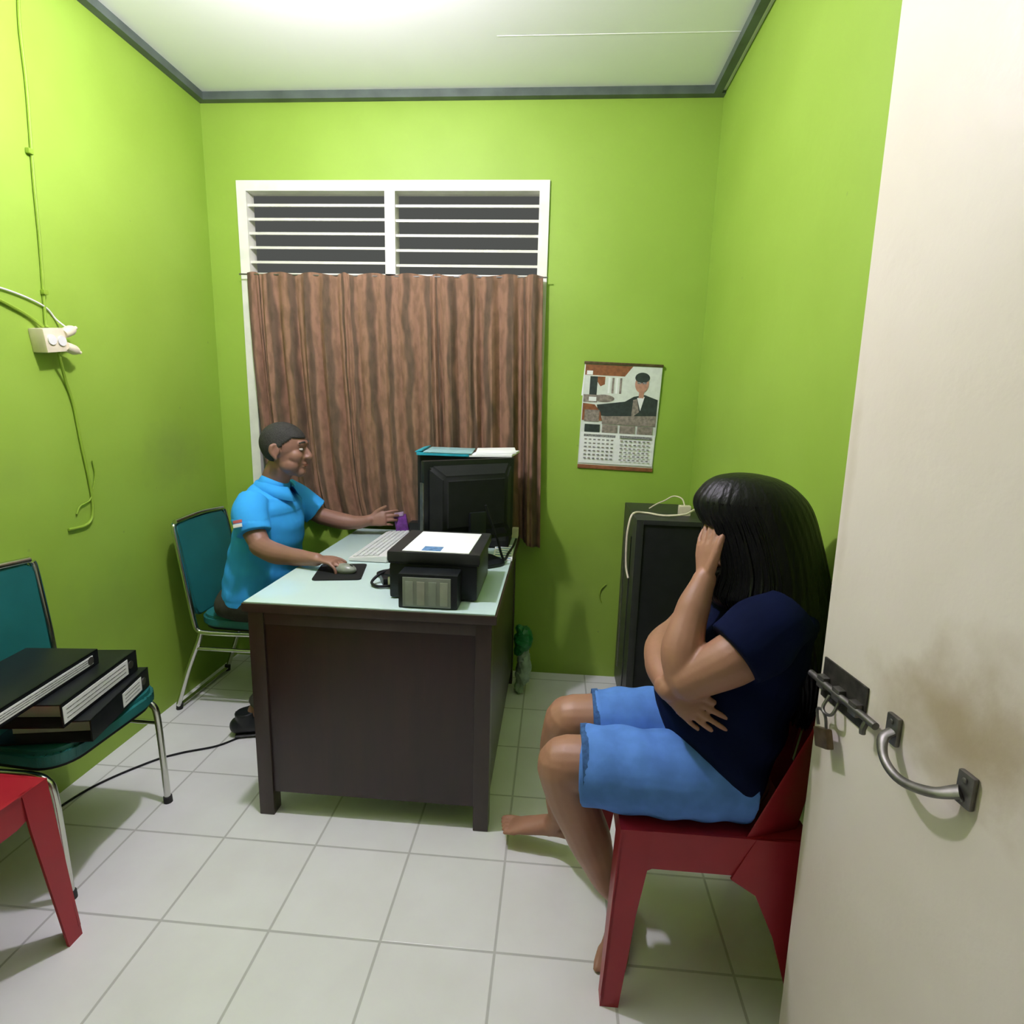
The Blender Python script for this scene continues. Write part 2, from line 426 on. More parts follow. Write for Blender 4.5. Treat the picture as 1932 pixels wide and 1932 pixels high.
for x0, x1, zs in ((WX0 + .045, -.829, (2.272, 2.211, 2.149, 2.086, 2.021)), (-.781, WX1 - .045, (2.270, 2.207, 2.143, 2.078, 2.012))):
    for z in zs:
        bm = bmesh.new(); add_box(bm, ((x0 + x1) / 2, YB + .022, z - .004), (x1 - x0, .045, .011), rot=(R(13), 0, 0))
        wpart('louver_slat', bm, M['white_paint'])
for x0, x1 in ((WX0 + .045, -.829), (-.781, WX1 - .045)):
    bm = bmesh.new(); box((x0, YB + .03, WZ0 + .05), (x1, YB + .035, 1.915), bm=bm); wpart('pane', bm, M['glass'])

# door leaf
DA = R(7)
door = thing('door_1', None, None, (.541, 1.078, 0), 0); door['kind'] = 'structure'
door.rotation_euler = (0, R(-.9), DA)          # local -Y runs along the leaf to the hinge, local -X is the visible face
def dpt(s, z, out=0.0): return V((-out, -s, z))
bm = bmesh.new(); add_box(bm, (.0175, -.39, 1.09), (.035, .78, 2.16), bev=.003)
bm_obj('door_leaf', bm, M['door_paint'], door)
bm = bmesh.new()          # barrel bolt
add_box(bm, dpt(.075, .893, .002), (.004, .125, .078), bev=.0015)
bolt = bm_obj('barrel_bolt', bm, M['dmetal'], door)
bm = bmesh.new(); tube(bm, [dpt(-.012, .887, .012), dpt(.178, .887, .012)], .0065, n=1, seg=12)
for s in (.026, .074, .122): add_box(bm, dpt(s, .887, .009), (.016, .022, .024), bev=.003)
tube(bm, [dpt(.158, .887, .012), dpt(.158, .872, .018), dpt(.158, .862, .018)], .005, seg=8, n=3)
bm_obj('bolt_rod', bm, M['metal'], bolt)
bm = bmesh.new(); tube(bm, [dpt(.050, .872, .010), dpt(.050, .850, .02), dpt(.062, .843, .022), dpt(.078, .850, .02), dpt(.078, .872, .010)], .003, seg=8)
bm_obj('staple', bm, M['metal'], bolt)
hd = bmesh.new()          # pull handle
tube(hd, [dpt(.208, .897, .006), dpt(.210, .886, .022), dpt(.235, .866, .034), dpt(.275, .860, .037), dpt(.320, .874, .028), dpt(.345, .893, .010)], [(.005, .010), (.005, .009), (.005, .007), (.005, .007), (.005, .008), (.005, .011)], seg=12)
hnd = bm_obj('pull_handle', hd, M['metal'], door)
for s, z in ((.206, .899), (.347, .897)):
    bm = bmesh.new(); add_box(bm, dpt(s, z, .004), (.008, .026, .048), bev=.003)
    ellip(bm, dpt(s, z + .014, .009), (.002, .004, .004), seg=10, ring=6); ellip(bm, dpt(s, z - .014, .009), (.002, .004, .004), seg=10, ring=6)
    bm_obj('mounting_plate', bm, M['metal'], hnd)
dm = Matrix.Translation((.541, 1.078, 0)) @ Euler((0, R(-.9), DA)).to_matrix().to_4x4()
pl = thing('padlock', 'small brown padlock hanging open from the bolt on the cream door', 'padlock', dm @ dpt(.062, .803, .022)); pl.rotation_euler = (R(-22), 0, DA)
bm = bmesh.new(); add_box(bm, (0, 0, -.008), (.014, .040, .036), bev=.004); bm_obj('lock_body', bm, M['brass'], pl)
bm = bmesh.new(); tube(bm, [(0, -.012, .008), (0, -.013, .03), (0, -.004, .042), (0, .010, .042), (0, .013, .03), (0, .012, .014)], .0028, seg=8); bm_obj('shackle', bm, M['metal'], pl)

# ceiling bulb (just above the frame; the only lamp of the room)
lamp = thing('ceiling_bulb', 'bare white bulb hanging from a short holder under the ceiling', 'lamp', (BULB.x, BULB.y, H))
bm = bmesh.new(); tube(bm, [(0, 0, 0), (0, 0, -.02)], .045, seg=24, n=1); tube(bm, [(0, 0, -.02), (0, 0, -.14)], .005, n=1); tube(bm, [(0, 0, -.13), (0, 0, -.185)], .02, n=1, seg=20)
bm_obj('lamp_holder', bm, M['white'], lamp)
bm = bmesh.new(); ellip(bm, (0, 0, BULB.z - H), (.038, .038, .045), seg=24, ring=16)
m = bpy.data.materials.new('glowing_bulb'); m.use_nodes = True
b = m.node_tree.nodes['Principled BSDF']; b.inputs['Base Color'].default_value = (.9, .9, .9, 1)
b.inputs['Emission Color'].default_value = (0.98, .90, 1.08, 1); b.inputs['Emission Strength'].default_value = BULB_RADIANCE
bm_obj('bulb', bm, m, lamp)

# ------------------------------------------------------------------ curtain, calendar
def curtain():
    bm = bmesh.new(); uvl = bm.loops.layers.uv.new('UVMap')
    NU, NV = 260, 50
    ph = [random.uniform(0, 6.28) for _ in range(6)]
    def warp(u): return u + .012 * math.sin(u * 21 + ph[0]) + .008 * math.sin(u * 43 + ph[1])
    g = []
    for j in range(NV + 1):
        v = j / NV; row = []
        xl = -1.502 + (.02 * v + .055 * v * v + (.30 * ((v - .78) / .22) ** 2 if v > .78 else 0) * .12)
        xr = -.074 + .03 * v
        zb = 0.765 if True else 0
        for i in range(NU + 1):
            u = i / NU
            x = xl + (xr - xl) * warp(u)
            zt = 1.952 + .006 * math.sin(u * 60)
            zbot = .80 - .045 * u - (.065 * max(0, (u - .80) / .20) if u > .80 else 0) + .008 * math.sin(u * 31)
            z = zt + (zbot - zt) * v
            amp = (.004 + .013 * min(1, v * 2.2)) * (1 + .35 * math.sin(u * 9 + ph[3]))
            k = 15 * 2 * math.pi
            y = YB - .055 - amp * (math.sin(k * warp(u) + .5 * math.sin(v * 3 + u * 4)) + .35 * math.sin(2.7 * k * u + ph[2] + v)) - .012 * v
            row.append(bm.verts.new((x, y, z)))
        g.append(row)
    for j in range(NV):
        for i in range(NU):
            f = bm.faces.new((g[j][i], g[j][i + 1], g[j + 1][i + 1], g[j + 1][i])); f.smooth = True
            for lp, (a, c) in zip(f.loops, ((i, j), (i + 1, j), (i + 1, j + 1), (i, j + 1))):
                lp[uvl].uv = (a / NU * 1.9, c / NV * 1.2)
    o = bm_obj('curtain', bm, M['curtain'], None)
    s = o.modifiers.new('thick', 'SOLIDIFY'); s.thickness = .0015
    tag(o, 'brown patterned cloth curtain hanging in folds below the white louvers', 'curtain')
    rod = bmesh.new(); tube(rod, [(-1.52, YB - .05, 1.947), (-.8, YB - .052, 1.944), (-.07, YB - .05, 1.947)], .0035)
    bm_obj('curtain_wire', rod, M['metal'], o)
curtain()

def calendar():
    c = thing('wall_calendar', 'paper wall calendar with a picture of a person in a dark suit', 'calendar', (.30, YB - .002, 1.58))
    c.rotation_euler = (R(1.2), R(1.5), 0)
    W, Hh = .36, .50
    bm = bmesh.new(); add_box(bm, (0, -.006, -Hh / 2), (W, .011, Hh), bev=.001)
    bm_obj('page_block', bm, M['pale_print'], c)
    # loose rear pages swinging out at the lower left
    bm = bmesh.new()
    a = [(-W / 2, -.001, -.03), (-W / 2 + .3, -.001, -.03), (-W / 2 + .27, -.002, -Hh + .01), (-W / 2 - .022, -.002, -Hh + .012)]
    t0 = [bm.verts.new(p) for p in a]; t1 = [bm.verts.new((p[0], p[1] + .002, p[2])) for p in a]
    bm.faces.new(t0); bm.faces.new(t1[::-1])
    for i in range(4): bm.faces.new((t0[i], t0[(i + 1) % 4], t1[(i + 1) % 4], t1[i]))
    bm_obj('rear_page', bm, M['paper'], c, False)
    bm = bmesh.new(); add_box(bm, (0, -.008, -.004), (W + .006, .016, .012), bev=.002); bm_obj('hanging_strip', bm, M['brass'], c)
    bm = bmesh.new(); add_box(bm, (0, -.008, -Hh + .008), (W, .016, .018), bev=.002); bm_obj('bottom_strip', bm, M['orange_print'], c)
    # the printed front page: thin ink layers, one part
    bm = bmesh.new(); mats = [M['pale_print'], M['orange_print'], M['dark_print'], M['grey_print'], M['skin_print'], M['grey_ink'], M['paper']]
    yy = [-.0120]
    def q(pts, mi):
        yy[0] -= .00012
        f = bm.faces.new([bm.verts.new((x - W / 2, yy[0], -z)) for x, z in pts]); f.material_index = mi
    def r(x0, z0, x1, z1, mi): q([(x0, z0), (x1, z0), (x1, z1), (x0, z1)], mi)
    def el(cx, cz, rx, rz, mi, n=20): q([(cx + rx * math.cos(2 * math.pi * k / n), cz + rz * math.sin(2 * math.pi * k / n)) for k in range(n)], mi)
    r(.004, .012, W - .004, .30, 0)
    q([(.004, .012), (.225, .012), (.19, .06), (.004, .06)], 1); r(.012, .04, .04, .058, 6)
    r(.03, .065, .065, .15, 2); q([(.065, .065), (.10, .065), (.10, .10), (.08, .11), (.065, .09)], 1)
    for k in range(4): r(.115 + k * .018, .068, .125 + k * .018, .14, 3 if k % 2 else 6)
    el(.10, .165, .05, .018, 3); r(.004, .15, .07, .185, 3); r(.03, .16, .065, .18, 6)
    q([(.07, .195), (.20, .175), (.24, .15), (.29, .14), (.352, .16), (.352, .245), (.30, .25), (.23, .255), (.08, .245)], 2)
    q([(.255, .155), (.29, .148), (.275, .215)], 6); q([(.238, .165), (.255, .16), (.27, .22), (.235, .25)], 3)
    r(.262, .115, .285, .155, 4); el(.272, .09, .032, .042, 4); el(.272, .062, .034, .024, 2); r(.25, .082, .268, .090, 5); r(.275, .082, .293, .090, 5)
    q([(.004, .19), (.06, .195), (.09, .23), (.10, .27), (.004, .27)], 1); r(.015, .22, .085, .275, 3)
    q([(.10, .248), (.352, .235), (.352, .285), (.10, .285)], 3)
    for k, mi in enumerate((2, 3, 3, 3)): r(.02 + k * .083, .288, .092 + k * .083, .325, mi)
    r(.004, .326, W - .004, .475, 6)
    for x0 in (.02, .19):
        r(x0, .335, x0 + .15, .347, 5)
        for j in range(6):
            for k in range(7): r(x0 + .004 + k * .021, .357 + j * .018, x0 + .016 + k * .021, .363 + j * .018, 5 if (k + j) % 3 else 3)
    bm_obj('printed_page', bm, mats, c, False)
calendar()

# ------------------------------------------------------------------ wall socket and cables on the left wall
sk = thing('power_socket', 'cream surface socket block with wires on the left green wall', 'socket', (XL, 1.82, 1.548))
bm = bmesh.new(); add_box(bm, (.026, 0, 0), (.052, .085, .075), bev=.006, rot=(R(8), 0, 0)); bm_obj('socket_body', bm, M['cream'], sk)
for dy in (-.018, .02):
    bm = bmesh.new(); tube(bm, [(.05, dy, .0), (.056, dy, .0)], .016, n=1, seg=18); bm_obj('socket_face', bm, M['white'], sk)
for (dy, dz, lab) in ((.06, .035, 'upper white plug stuck in the side of the wall socket'), (.065, -.022, 'lower white plug stuck in the side of the wall socket')):
    p = thing('plug', lab, 'plug', (XL + .045, 1.82 + dy, 1.548 + dz), 0, None)
    p.rotation_euler = (R(25 if dz > 0 else -15), 0, 0)
    bm = bmesh.new(); tube(bm, [(0, -.026, 0), (0, -.012, 0), (0, .010, 0), (0, .022, 0)], [.015, .0165, .0165, .012], n=2, seg=16); bm_obj('plug_body', bm, M['cream'], p)
    bm = bmesh.new(); tube(bm, [(0, .028, 0), (0, .036, 0)], .006, n=1); bm_obj('cable_stub', bm, M['cream'], p)
def cable(name, pts, r, m, lab, cat='cable', n=8):
    bm = bmesh.new(); tube(bm, pts, r, seg=8, n=n); o = bm_obj(name, bm, m); return tag(o, lab, cat)
wx = XL + .006
cable('wall_cable', [(wx, 1.905, 2.69), (wx, 1.875, 2.50), (wx, 1.872, 2.3), (wx, 1.858, 2.05), (wx, 1.852, 1.85), (wx, 1.838, 1.62), (wx + .01, 1.83, 1.588)], .0045, M['olive_wire'], 'green painted cable running straight down the left wall to the socket')
cable('wall_cable', [(wx, 1.45, 1.70), (wx, 1.60, 1.672), (wx, 1.70, 1.645), (wx, 1.78, 1.615), (wx + .01, 1.815, 1.588)], .006, M['olive_wire'], 'thick cable curving in from the left edge to the socket')
cable('wall_cable', [(wx, 1.45, 1.69), (wx, 1.62, 1.69), (wx, 1.74, 1.68), (wx, 1.84, 1.655), (wx, 1.88, 1.62), (wx + .03, 1.893, 1.59)], .003, M['white'], 'thin pale cable arching above the wall socket')
cable('wall_cable', [(wx + .03, 1.84, 1.51), (wx + .004, 1.885, 1.42), (wx, 1.91, 1.34), (wx, 1.925, 1.2), (wx, 1.94, 1.08), (wx, 1.945, 1.0), (wx, 1.935, .935), (wx, 1.90, .912), (wx, 1.83, .912)], .005, M['olive_wire'], 'loose cable dangling below the socket with a hooked end')
cable('wall_cable', [(wx, 1.965, 1.14), (wx, 1.97, 1.09), (wx, 1.955, 1.04), (wx, 1.935, 1.0), (wx, 1.89, .985), (wx, 1.87, .96)], .0025, M['olive_wire'], 'thin curled wire crossing the dangling cable on the left wall')
for i, (y, z, s) in enumerate(((1.852, 2.12, 0), (1.845, 1.70, 1))):
    bm = bmesh.new(); add_box(bm, (wx + .002, y, z), (.014, .018, .016), bev=.004); o = bm_obj('cable_clip', bm, M['olive_wire'])
    tag(o, ('upper' if s == 0 else 'lower') + ' small clip holding the straight cable on the left wall', 'clip')

# ------------------------------------------------------------------ corner cabinet
cb = thing('cabinet', 'tall black cabinet standing in the back right corner behind the woman', 'cabinet', (.49, 2.56, 0))
X0, X1, Y0, Y1, ZT = .345 - .49, .64 - .49, 2.36 - 2.56, 2.79 - 2.56, .925
bm = box((X0, Y0 + .02, .02), (X1, Y1, ZT), bev=.006); bm_obj('cabinet_body', bm, M['dark_grey'], cb)
bm = bmesh.new()
box((X0, Y0, .02), (X0 + .03, Y0 + .02, ZT), bm=bm, bev=.003); box((X1 - .03, Y0, .02), (X1, Y0 + .02, ZT), bm=bm, bev=.003)
box((X0 + .03, Y0, ZT - .02), (X1 - .03, Y0 + .02, ZT), bm=bm, bev=.003); box((X0 + .03, Y0, .02), (X1 - .03, Y0 + .02, .06), bm=bm, bev=.003)
bm_obj('front_frame', bm, M['dark_grey'], cb)
bm_obj('front_panel', box((X0 + .03, Y0 + .008, .06), (X1 - .03, Y0 + .022, ZT - .02), bev=.002), M['dblack'], cb)
for y in (-.08, .12):
    bm = bmesh.new(); box((X0 - .004, y, .12), (X0 + .002, y + .02, ZT - .1), bm=bm, bev=.001); bm_obj('side_rail', bm, M['metal'] if y > 0 else M['dark_grey'], cb)
for x in (X0 + .03, X1 - .03):
    for y in (Y0 + .05, Y1 - .04):
        bm = bmesh.new(); tube(bm, [(x, y, 0), (x, y, .022)], .016, n=1, seg=14); bm_obj('foot', bm, M['rubber'], cb)
cable('white_cable', [(.60, 2.46, .96), (.55, 2.42, .945), (.47, 2.44, .932), (.40, 2.50, .930), (.345, 2.49, .925), (.325, 2.47, .86), (.322, 2.46, .78), (.325, 2.45, .70), (.345 - .012, 2.42, .655)], .0045, M['cream'], 'white cable drooping over the left side of the black corner cabinet')
ch = thing('phone_charger', 'small white plug adapter lying on top of the black corner cabinet', 'charger', (.565, 2.50, .925))
bm = bmesh.new(); add_box(bm, (0, 0, .022), (.05, .035, .044), bev=.006); bm_obj('adapter_body', bm, M['cream'], ch)
bm = bmesh.new(); tube(bm, [(.0, .0, .044), (-.01, .02, .07), (-.04, .05, .075), (-.07, .08, .05), (-.10, .10, .03), (-.13, .12, .004)], .003, seg=8); bm_obj('adapter_cable', bm, M['cream'], ch)
cable('wall_wire', [(.28, YB - .004, .50), (.255, YB - .004, .47), (.25, YB - .004, .43), (.262, YB - .004, .40)], .003, M['olive_wire'], 'short green wire hooked on the back wall beside the cabinet')

# ------------------------------------------------------------------ desk
DX0, DX1, DY0, DY1 = -.962, -.158, 1.64, 2.722
dk = thing('office_desk', 'dark brown wooden desk with a pale aqua glass top', 'desk', ((DX0 + DX1) / 2, (DY0 + DY1) / 2, 0))
def dpart(name, bm, m, lab=None, parent=None):
    bmesh.ops.translate(bm, verts=bm.verts, vec=-V(dk.location)); o = bm_obj(name, bm, m, parent or dk)
    if lab: o['label'] = lab
    return o
dpart('tabletop', box((DX0, DY0, .722), (DX1, DY1, .750), bev=.003), M['wood_edge'])
dpart('glass_sheet', box((DX0 + .006, DY0 + .004, .750), (DX1 - .006, DY1 - .006, .755), bev=.001), M['laminate'], 'pale aqua glass sheet')
dpart('end_panel', box((DX0 + .02, DY0 + .015, .085), (DX1 - .02, DY0 + .035, .722), bev=.002), M['wood'])
dpart('end_panel', box((DX0 + .02, DY1 - .035, .085), (DX1 - .02, DY1 - .015, .722), bev=.002), M['wood'])
dpart('modesty_panel', box((DX1 - .04, DY0 + .035, .085), (DX1 - .02, DY1 - .035, .722), bev=.002), M['wood'])
for x in (DX0 + .015, DX1 - .065):
    for y in (DY0 + .008, DY1 - .058):
        dpart('leg', box((x, y, 0), (x + .05, y + .05, .722), bev=.003), M['wood_edge'])
dpart('apron', box((DX0 + .02, DY0 + .012, .68), (DX1 - .02, DY0 + .016, .722), bev=.001), M['wood_edge'])
dw = dpart('drawer', box((DX0 + .025, DY1 - .45, .58), (DX1 - .3, DY1 - .06, .715), bev=.003), M['wood'])
hb = bmesh.new(); tube(hb, [(DX0 + .025, DY1 - .30, .65), (DX0 + .0, DY1 - .29, .65), (DX0 + .0, DY1 - .21, .65), (DX0 + .025, DY1 - .20, .65)], .005); dpart('drawer_handle', hb, M['metal'], None, dw)

# ------------------------------------------------------------------ things on the desk
DT = .755
pr = thing('printer', 'black inkjet printer with a grey ink tank on the desk corner', 'printer', (-.37, 1.86, DT))
bm = bmesh.new(); add_box(bm, (-.005, .03, .062), (.285, .30, .115), bev=.010); bm_obj('printer_body', bm, M['black'], pr)
bm = bmesh.new(); add_box(bm, (-.003, .03, .143), (.30, .315, .034), bev=.008); bm_obj('scanner_lid', bm, M['dark_grey'], pr)
bm = bmesh.new(); add_box(bm, (-.003, .03, .124), (.292, .306, .008), bev=.002); bm_obj('lid_seam', bm, M['black'], pr)
tk = bmesh.new(); add_box(tk, (-.005, -.155, .055), (.185, .085, .11), bev=.006); tk = bm_obj('ink_tank', tk, M['black'], pr)
bm = bmesh.new(); add_box(bm, (-.008, -.1985, .053), (.150, .004, .094), bev=.001); bm_obj('tank_window', bm, M['grey_panel'], tk)
for k in range(4):
    bm = bmesh.new(); add_box(bm, (-.062 + k * .036, -.2015, .05), (.024, .002, .075), bev=.0008); bm_obj('ink_gauge', bm, mat('gauge_%d' % k, ((.30, .32, .27), (.34, .34, .28), (.26, .29, .24), (.35, .37, .30))[k], .3, var=.1, scale=30), tk)
bm = bmesh.new(); add_box(bm, (-.165, .06, .05), (.05, .20, .008), bev=.002, rot=(0, R(10), 0)); bm_obj('output_tray', bm, M['black'], pr)
bm = bmesh.new(); add_box(bm, (-.150, .03, .09), (.012, .14, .035), bev=.003); bm_obj('control_panel', bm, M['dark_grey'], pr)
sp = thing('paper_sheet', 'white paper sheet with a blue-grey stamp lying on the printer lid', 'paper', (-.36, 1.86, DT + .1605), R(-1))
bm = bmesh.new(); add_box(bm, (-.005, .015, .0012), (.215, .275, .0022)); bm_obj('sheet', bm, M['paper'], sp, False)
bm = bmesh.new(); add_box(bm, (-.022, -.085, .0025), (.062, .055, .0004)); bm_obj('stamp', bm, M['blue_print'], sp, False)

ad = thing('power_adapter', 'black power adapter with coiled cable beside the printer', 'adapter', (-.565, 1.90, DT))
bm = bmesh.new(); add_box(bm, (0, 0, .014), (.055, .09, .028), bev=.005, rot=(0, 0, R(25))); bm_obj('adapter_body', bm, M['black'], ad)
bm = bmesh.new(); tube(bm, [(-.03, .03, .01), (-.06, .06, .012), (-.05, .10, .01), (-.01, .09, .02), (.0, .05, .032), (-.03, .0, .032), (-.05, -.04, .012), (-.02, -.07, .008), (.02, -.06, .008)], .005, seg=8); bm_obj('adapter_cable', bm, M['dblack'], ad)
bm = bmesh.new(); add_box(bm, (.02, -.045, .022), (.018, .022, .03), bev=.003); bm_obj('plug_head', bm, M['cream'], ad)

kb = thing('keyboard', 'long white computer keyboard in front of the seated man', 'keyboard', (-.715, 2.37, DT), R(-1.5))
bm = bmesh.new(); prism(bm, [(-.078, .002), (.078, .002), (.078, .026), (.070, .028), (-.078, .014)], 'y', -.235, .235, bev=.002); bm_obj('keyboard_case', bm, M['white'], kb)
bm = bmesh.new()
for i in range(5):
    for j in range(18):
        x = -.055 + i * .0215; add_box(bm, (x, -.212 + j * .0248, .0155 + (x + .078) / .156 * .0135 + .002), (.0175, .0205, .006), bev=.0015, rot=(0, R(-5), 0), seg=1)
o = bm_obj('key_field', bm, mat('pale_grey_keys', (.62, .64, .64), .45, var=.08, scale=20), kb); o['kind'] = 'stuff'
mp_ = thing('mouse_pad', 'black mouse pad under the hand of the seated man', 'mouse pad', (-.775, 1.99, DT), R(12))
bm = bmesh.new(); prism(bm, rrect(.17, .20, .015), 'z', 0, .004); bm_obj('pad_sheet', bm, M['dblack'], mp_)
ms = thing('computer_mouse', 'small dark computer mouse held on the black mouse pad', 'mouse', (-.755, 1.985, DT + .004), R(-15))
bm = bmesh.new(); ellip(bm, (0, 0, .010), (.045, .028, .022)); 
for v in bm.verts: v.co.z = max(v.co.z, 0)
bm_obj('mouse_shell', bm, M['grey_panel'], ms)
bm = bmesh.new(); tube(bm, [(.02, 0, .0285), (.032, 0, .0245)], .004, n=1); bm_obj('scroll_wheel', bm, M['black'], ms)

mo = thing('monitor', 'black computer monitor seen from behind on the desk', 'monitor', (-.325, 2.20, DT), R(38))
# local: screen faces +Y, camera sees the -Y back
bm = bmesh.new(); add_box(bm, (0, .012, .250), (.40, .030, .325), bev=.008); bm_obj('bezel', bm, M['black'], mo)
bm = bmesh.new()
t = bmesh.new(); bmesh.ops.create_cube(t, size=1)
for v in t.verts:
    back = v.co.y < 0
    v.co = V((v.co.x * (.27 if back else .38), -.052 if back else -.002, .250 + v.co.z * (.20 if back else .305)))
bmesh.ops.bevel(t, geom=t.edges[:], offset=.012, segments=3, affect='EDGES'); merge(bm, t)
bm_obj('rear_shell', bm, M['dblack'], mo)
bm = bmesh.new(); add_box(bm, (0, .0275, .255), (.37, .002, .285)); bm_obj('screen', bm, mat('dim_lcd_screen', (.05, .06, .07), .2, var=.1), mo, False)
bm = bmesh.new(); add_box(bm, (-.202, .012, .22), (.004, .026, .22), bev=.001); bm_obj('side_trim', bm, M['metal'], mo)
bm = bmesh.new(); add_box(bm, (.0, -.052, .11), (.07, .025, .21), bev=.006); bm_obj('stand_neck', bm, M['black'], mo)
bm = bmesh.new(); prism(bm, rrect(.24, .19, .06), 'z', 0, .014, bev=.003); bmesh.ops.translate(bm, verts=bm.verts, vec=(0, -.02, 0)); bm_obj('stand_base', bm, M['black'], mo)

tw = thing('computer_tower', 'black computer tower behind the monitor with papers on top', 'computer', (-.385, 2.53, DT))
bm = bmesh.new(); add_box(bm, (0, 0, .205), (.39, .18, .40), bev=.006); bm_obj('case', bm, M['dblack'], tw)
bm = bmesh.new(); add_box(bm, (-.20, 0, .205), (.02, .178, .395), bev=.008); bm_obj('front_panel', bm, M['black'], tw)
bm = bmesh.new(); add_box(bm, (.02, -.0905, .205), (.32, .003, .34), bev=.001); bm_obj('side_panel', bm, M['dark_grey'], tw)
for x in (-.15, .15):
    for y in (-.06, .06):
        bm = bmesh.new(); tube(bm, [(x, y, 0), (x, y, .008)], .012, n=1); bm_obj('foot', bm, M['rubber'], tw)
TT = DT + .405
fo = thing('folder', 'teal blue plastic folder on top of the black computer tower', 'folder', (-.48, 2.50, TT), R(4))
bm = bmesh.new(); add_box(bm, (0, 0, .006), (.22, .25, .012), bev=.003, rot=(0, R(.5), 0)); bm_obj('folder_cover', bm, M['folder'], fo)
bm = bmesh.new(); add_box(bm, (.02, -.004, .0145), (.20, .245, .005), bev=.001, rot=(0, R(.5), 0)); bm_obj('clear_pocket', bm, mat('pale_aqua_plastic', (.35, .62, .66), .3, var=.2, scale=20), fo)
bm = bmesh.new(); add_box(bm, (-.10, 0, .018), (.03, .245, .006), bev=.002, rot=(0, R(-12), 0)); bm_obj('folder_spine', bm, M['folder'], fo)
for (x, y, z, w, d, rz, mm, lab) in ((-.265, 2.50, 0, .185, .24, -4, 'paper', 'loose white papers beside the folder on the computer tower'), (-.262, 2.52, .011, .17, .22, 6, 'paper', 'topmost white paper jutting to the right on the computer tower')):
    bm = bmesh.new(); add_box(bm, (0, 0, .006), (w, d, .009), bev=.001, rot=(0, R(-2), 0)); o = bm_obj('paper_stack', bm, M[mm]); o.location = (x, y, TT + z); o.rotation_euler = (0, 0, R(rz))
    tag(o, lab, 'paper')
sh = thing('striped_papers', 'white printed papers with blue stripes at the right desk edge', 'paper', (-.205, 2.365, DT), R(3))
bm = bmesh.new(); add_box(bm, (0, 0, .004), (.08, .24, .008), bev=.001); bm_obj('sheets', bm, M['paper'], sh)
bm = bmesh.new()
for k in range(6): add_box(bm, (0, -.10 + k * .038, .0084), (.07, .010, .0006), rot=(0, 0, R(-18)))
bm_obj('stripes', bm, M['blue_print'], sh, False)
cable('monitor_cable', [(-.255, 2.12, DT + .25), (-.215, 2.15, DT + .12), (-.19, 2.20, DT + .02), (-.18, 2.32, DT + .0145), (-.172, 2.46, DT + .007), (-.168, 2.60, DT + .007)], .005, M['dblack'], 'black cable running from behind the monitor over the striped papers')
bm = bmesh.new(); add_box(bm, (0, 0, .022), (.03, .05, .044), bev=.004); o = bm_obj('cream_box', bm, M['cream']); o.location = (-.178, 2.675, DT); tag(o, 'tiny cream box at the far right corner of the desk', 'box')
pb = thing('purple_pack', 'small purple pack held by the left hand of the man', 'box', (-.725, 2.655, DT), R(12))
bm = bmesh.new(); add_box(bm, (0, 0, .045), (.06, .05, .085), bev=.008, rot=(0, R(-10), 0)); bm_obj('pack_body', bm, M['purple'], pb)
bm = bmesh.new(); add_box(bm, (-.012, -.001, .092), (.045, .052, .012), bev=.003, rot=(0, R(-10), 0)); bm_obj('pack_lid', bm, mat('pale_lilac_foil', (.45, .32, .5), .4, var=.3, scale=40), pb)
bm = bmesh.new(); add_box(bm, (0, 0, .04), (.07, .06, .08), bev=.006); o = bm_obj('black_box', bm, M['black']); o.location = (-.622, 2.56, DT); tag(o, 'small black box between the purple pack and the computer tower', 'box')

# green bag behind the desk
bg = thing('plastic_bag', 'green and white plastic bag hanging low behind the desk', 'bag', (-.128, 2.58, 0))
def crumple(bm, amp, s=1):
    rnd = random.Random(5 * s)
    for v in bm.verts:
        n = v.co.normalized() if v.co.length else V((0, 0, 1))
        k = math.sin(v.co.x * 90 + s) * math.cos(v.co.y * 70) + math.sin(v.co.z * 80 + v.co.x * 60)
        v.co += V((n.x, n.y, 0)) * amp * k + V([rnd.uniform(-1, 1) * amp * .4 for _ in range(3)])
bm = bmesh.new(); tube(bm, [(-.01, 0, .33), (.005, 0, .31), (.01, .0, .27), (-.005, 0, .22)], [.020, .042, .046, .030], seg=24, n=8, round_ends=True); crumple(bm, .008); bm_obj('upper_bag', bm, M['bag'], bg)
bm = bmesh.new(); tube(bm, [(.01, 0, .23), (.015, .0, .17), (.012, 0, .10), (.0, 0, .025)], [.024, .032, .034, .022], seg=24, n=8, round_ends=True); crumple(bm, .009, 3); bm_obj('lower_bag', bm, M['bag_clear'], bg)

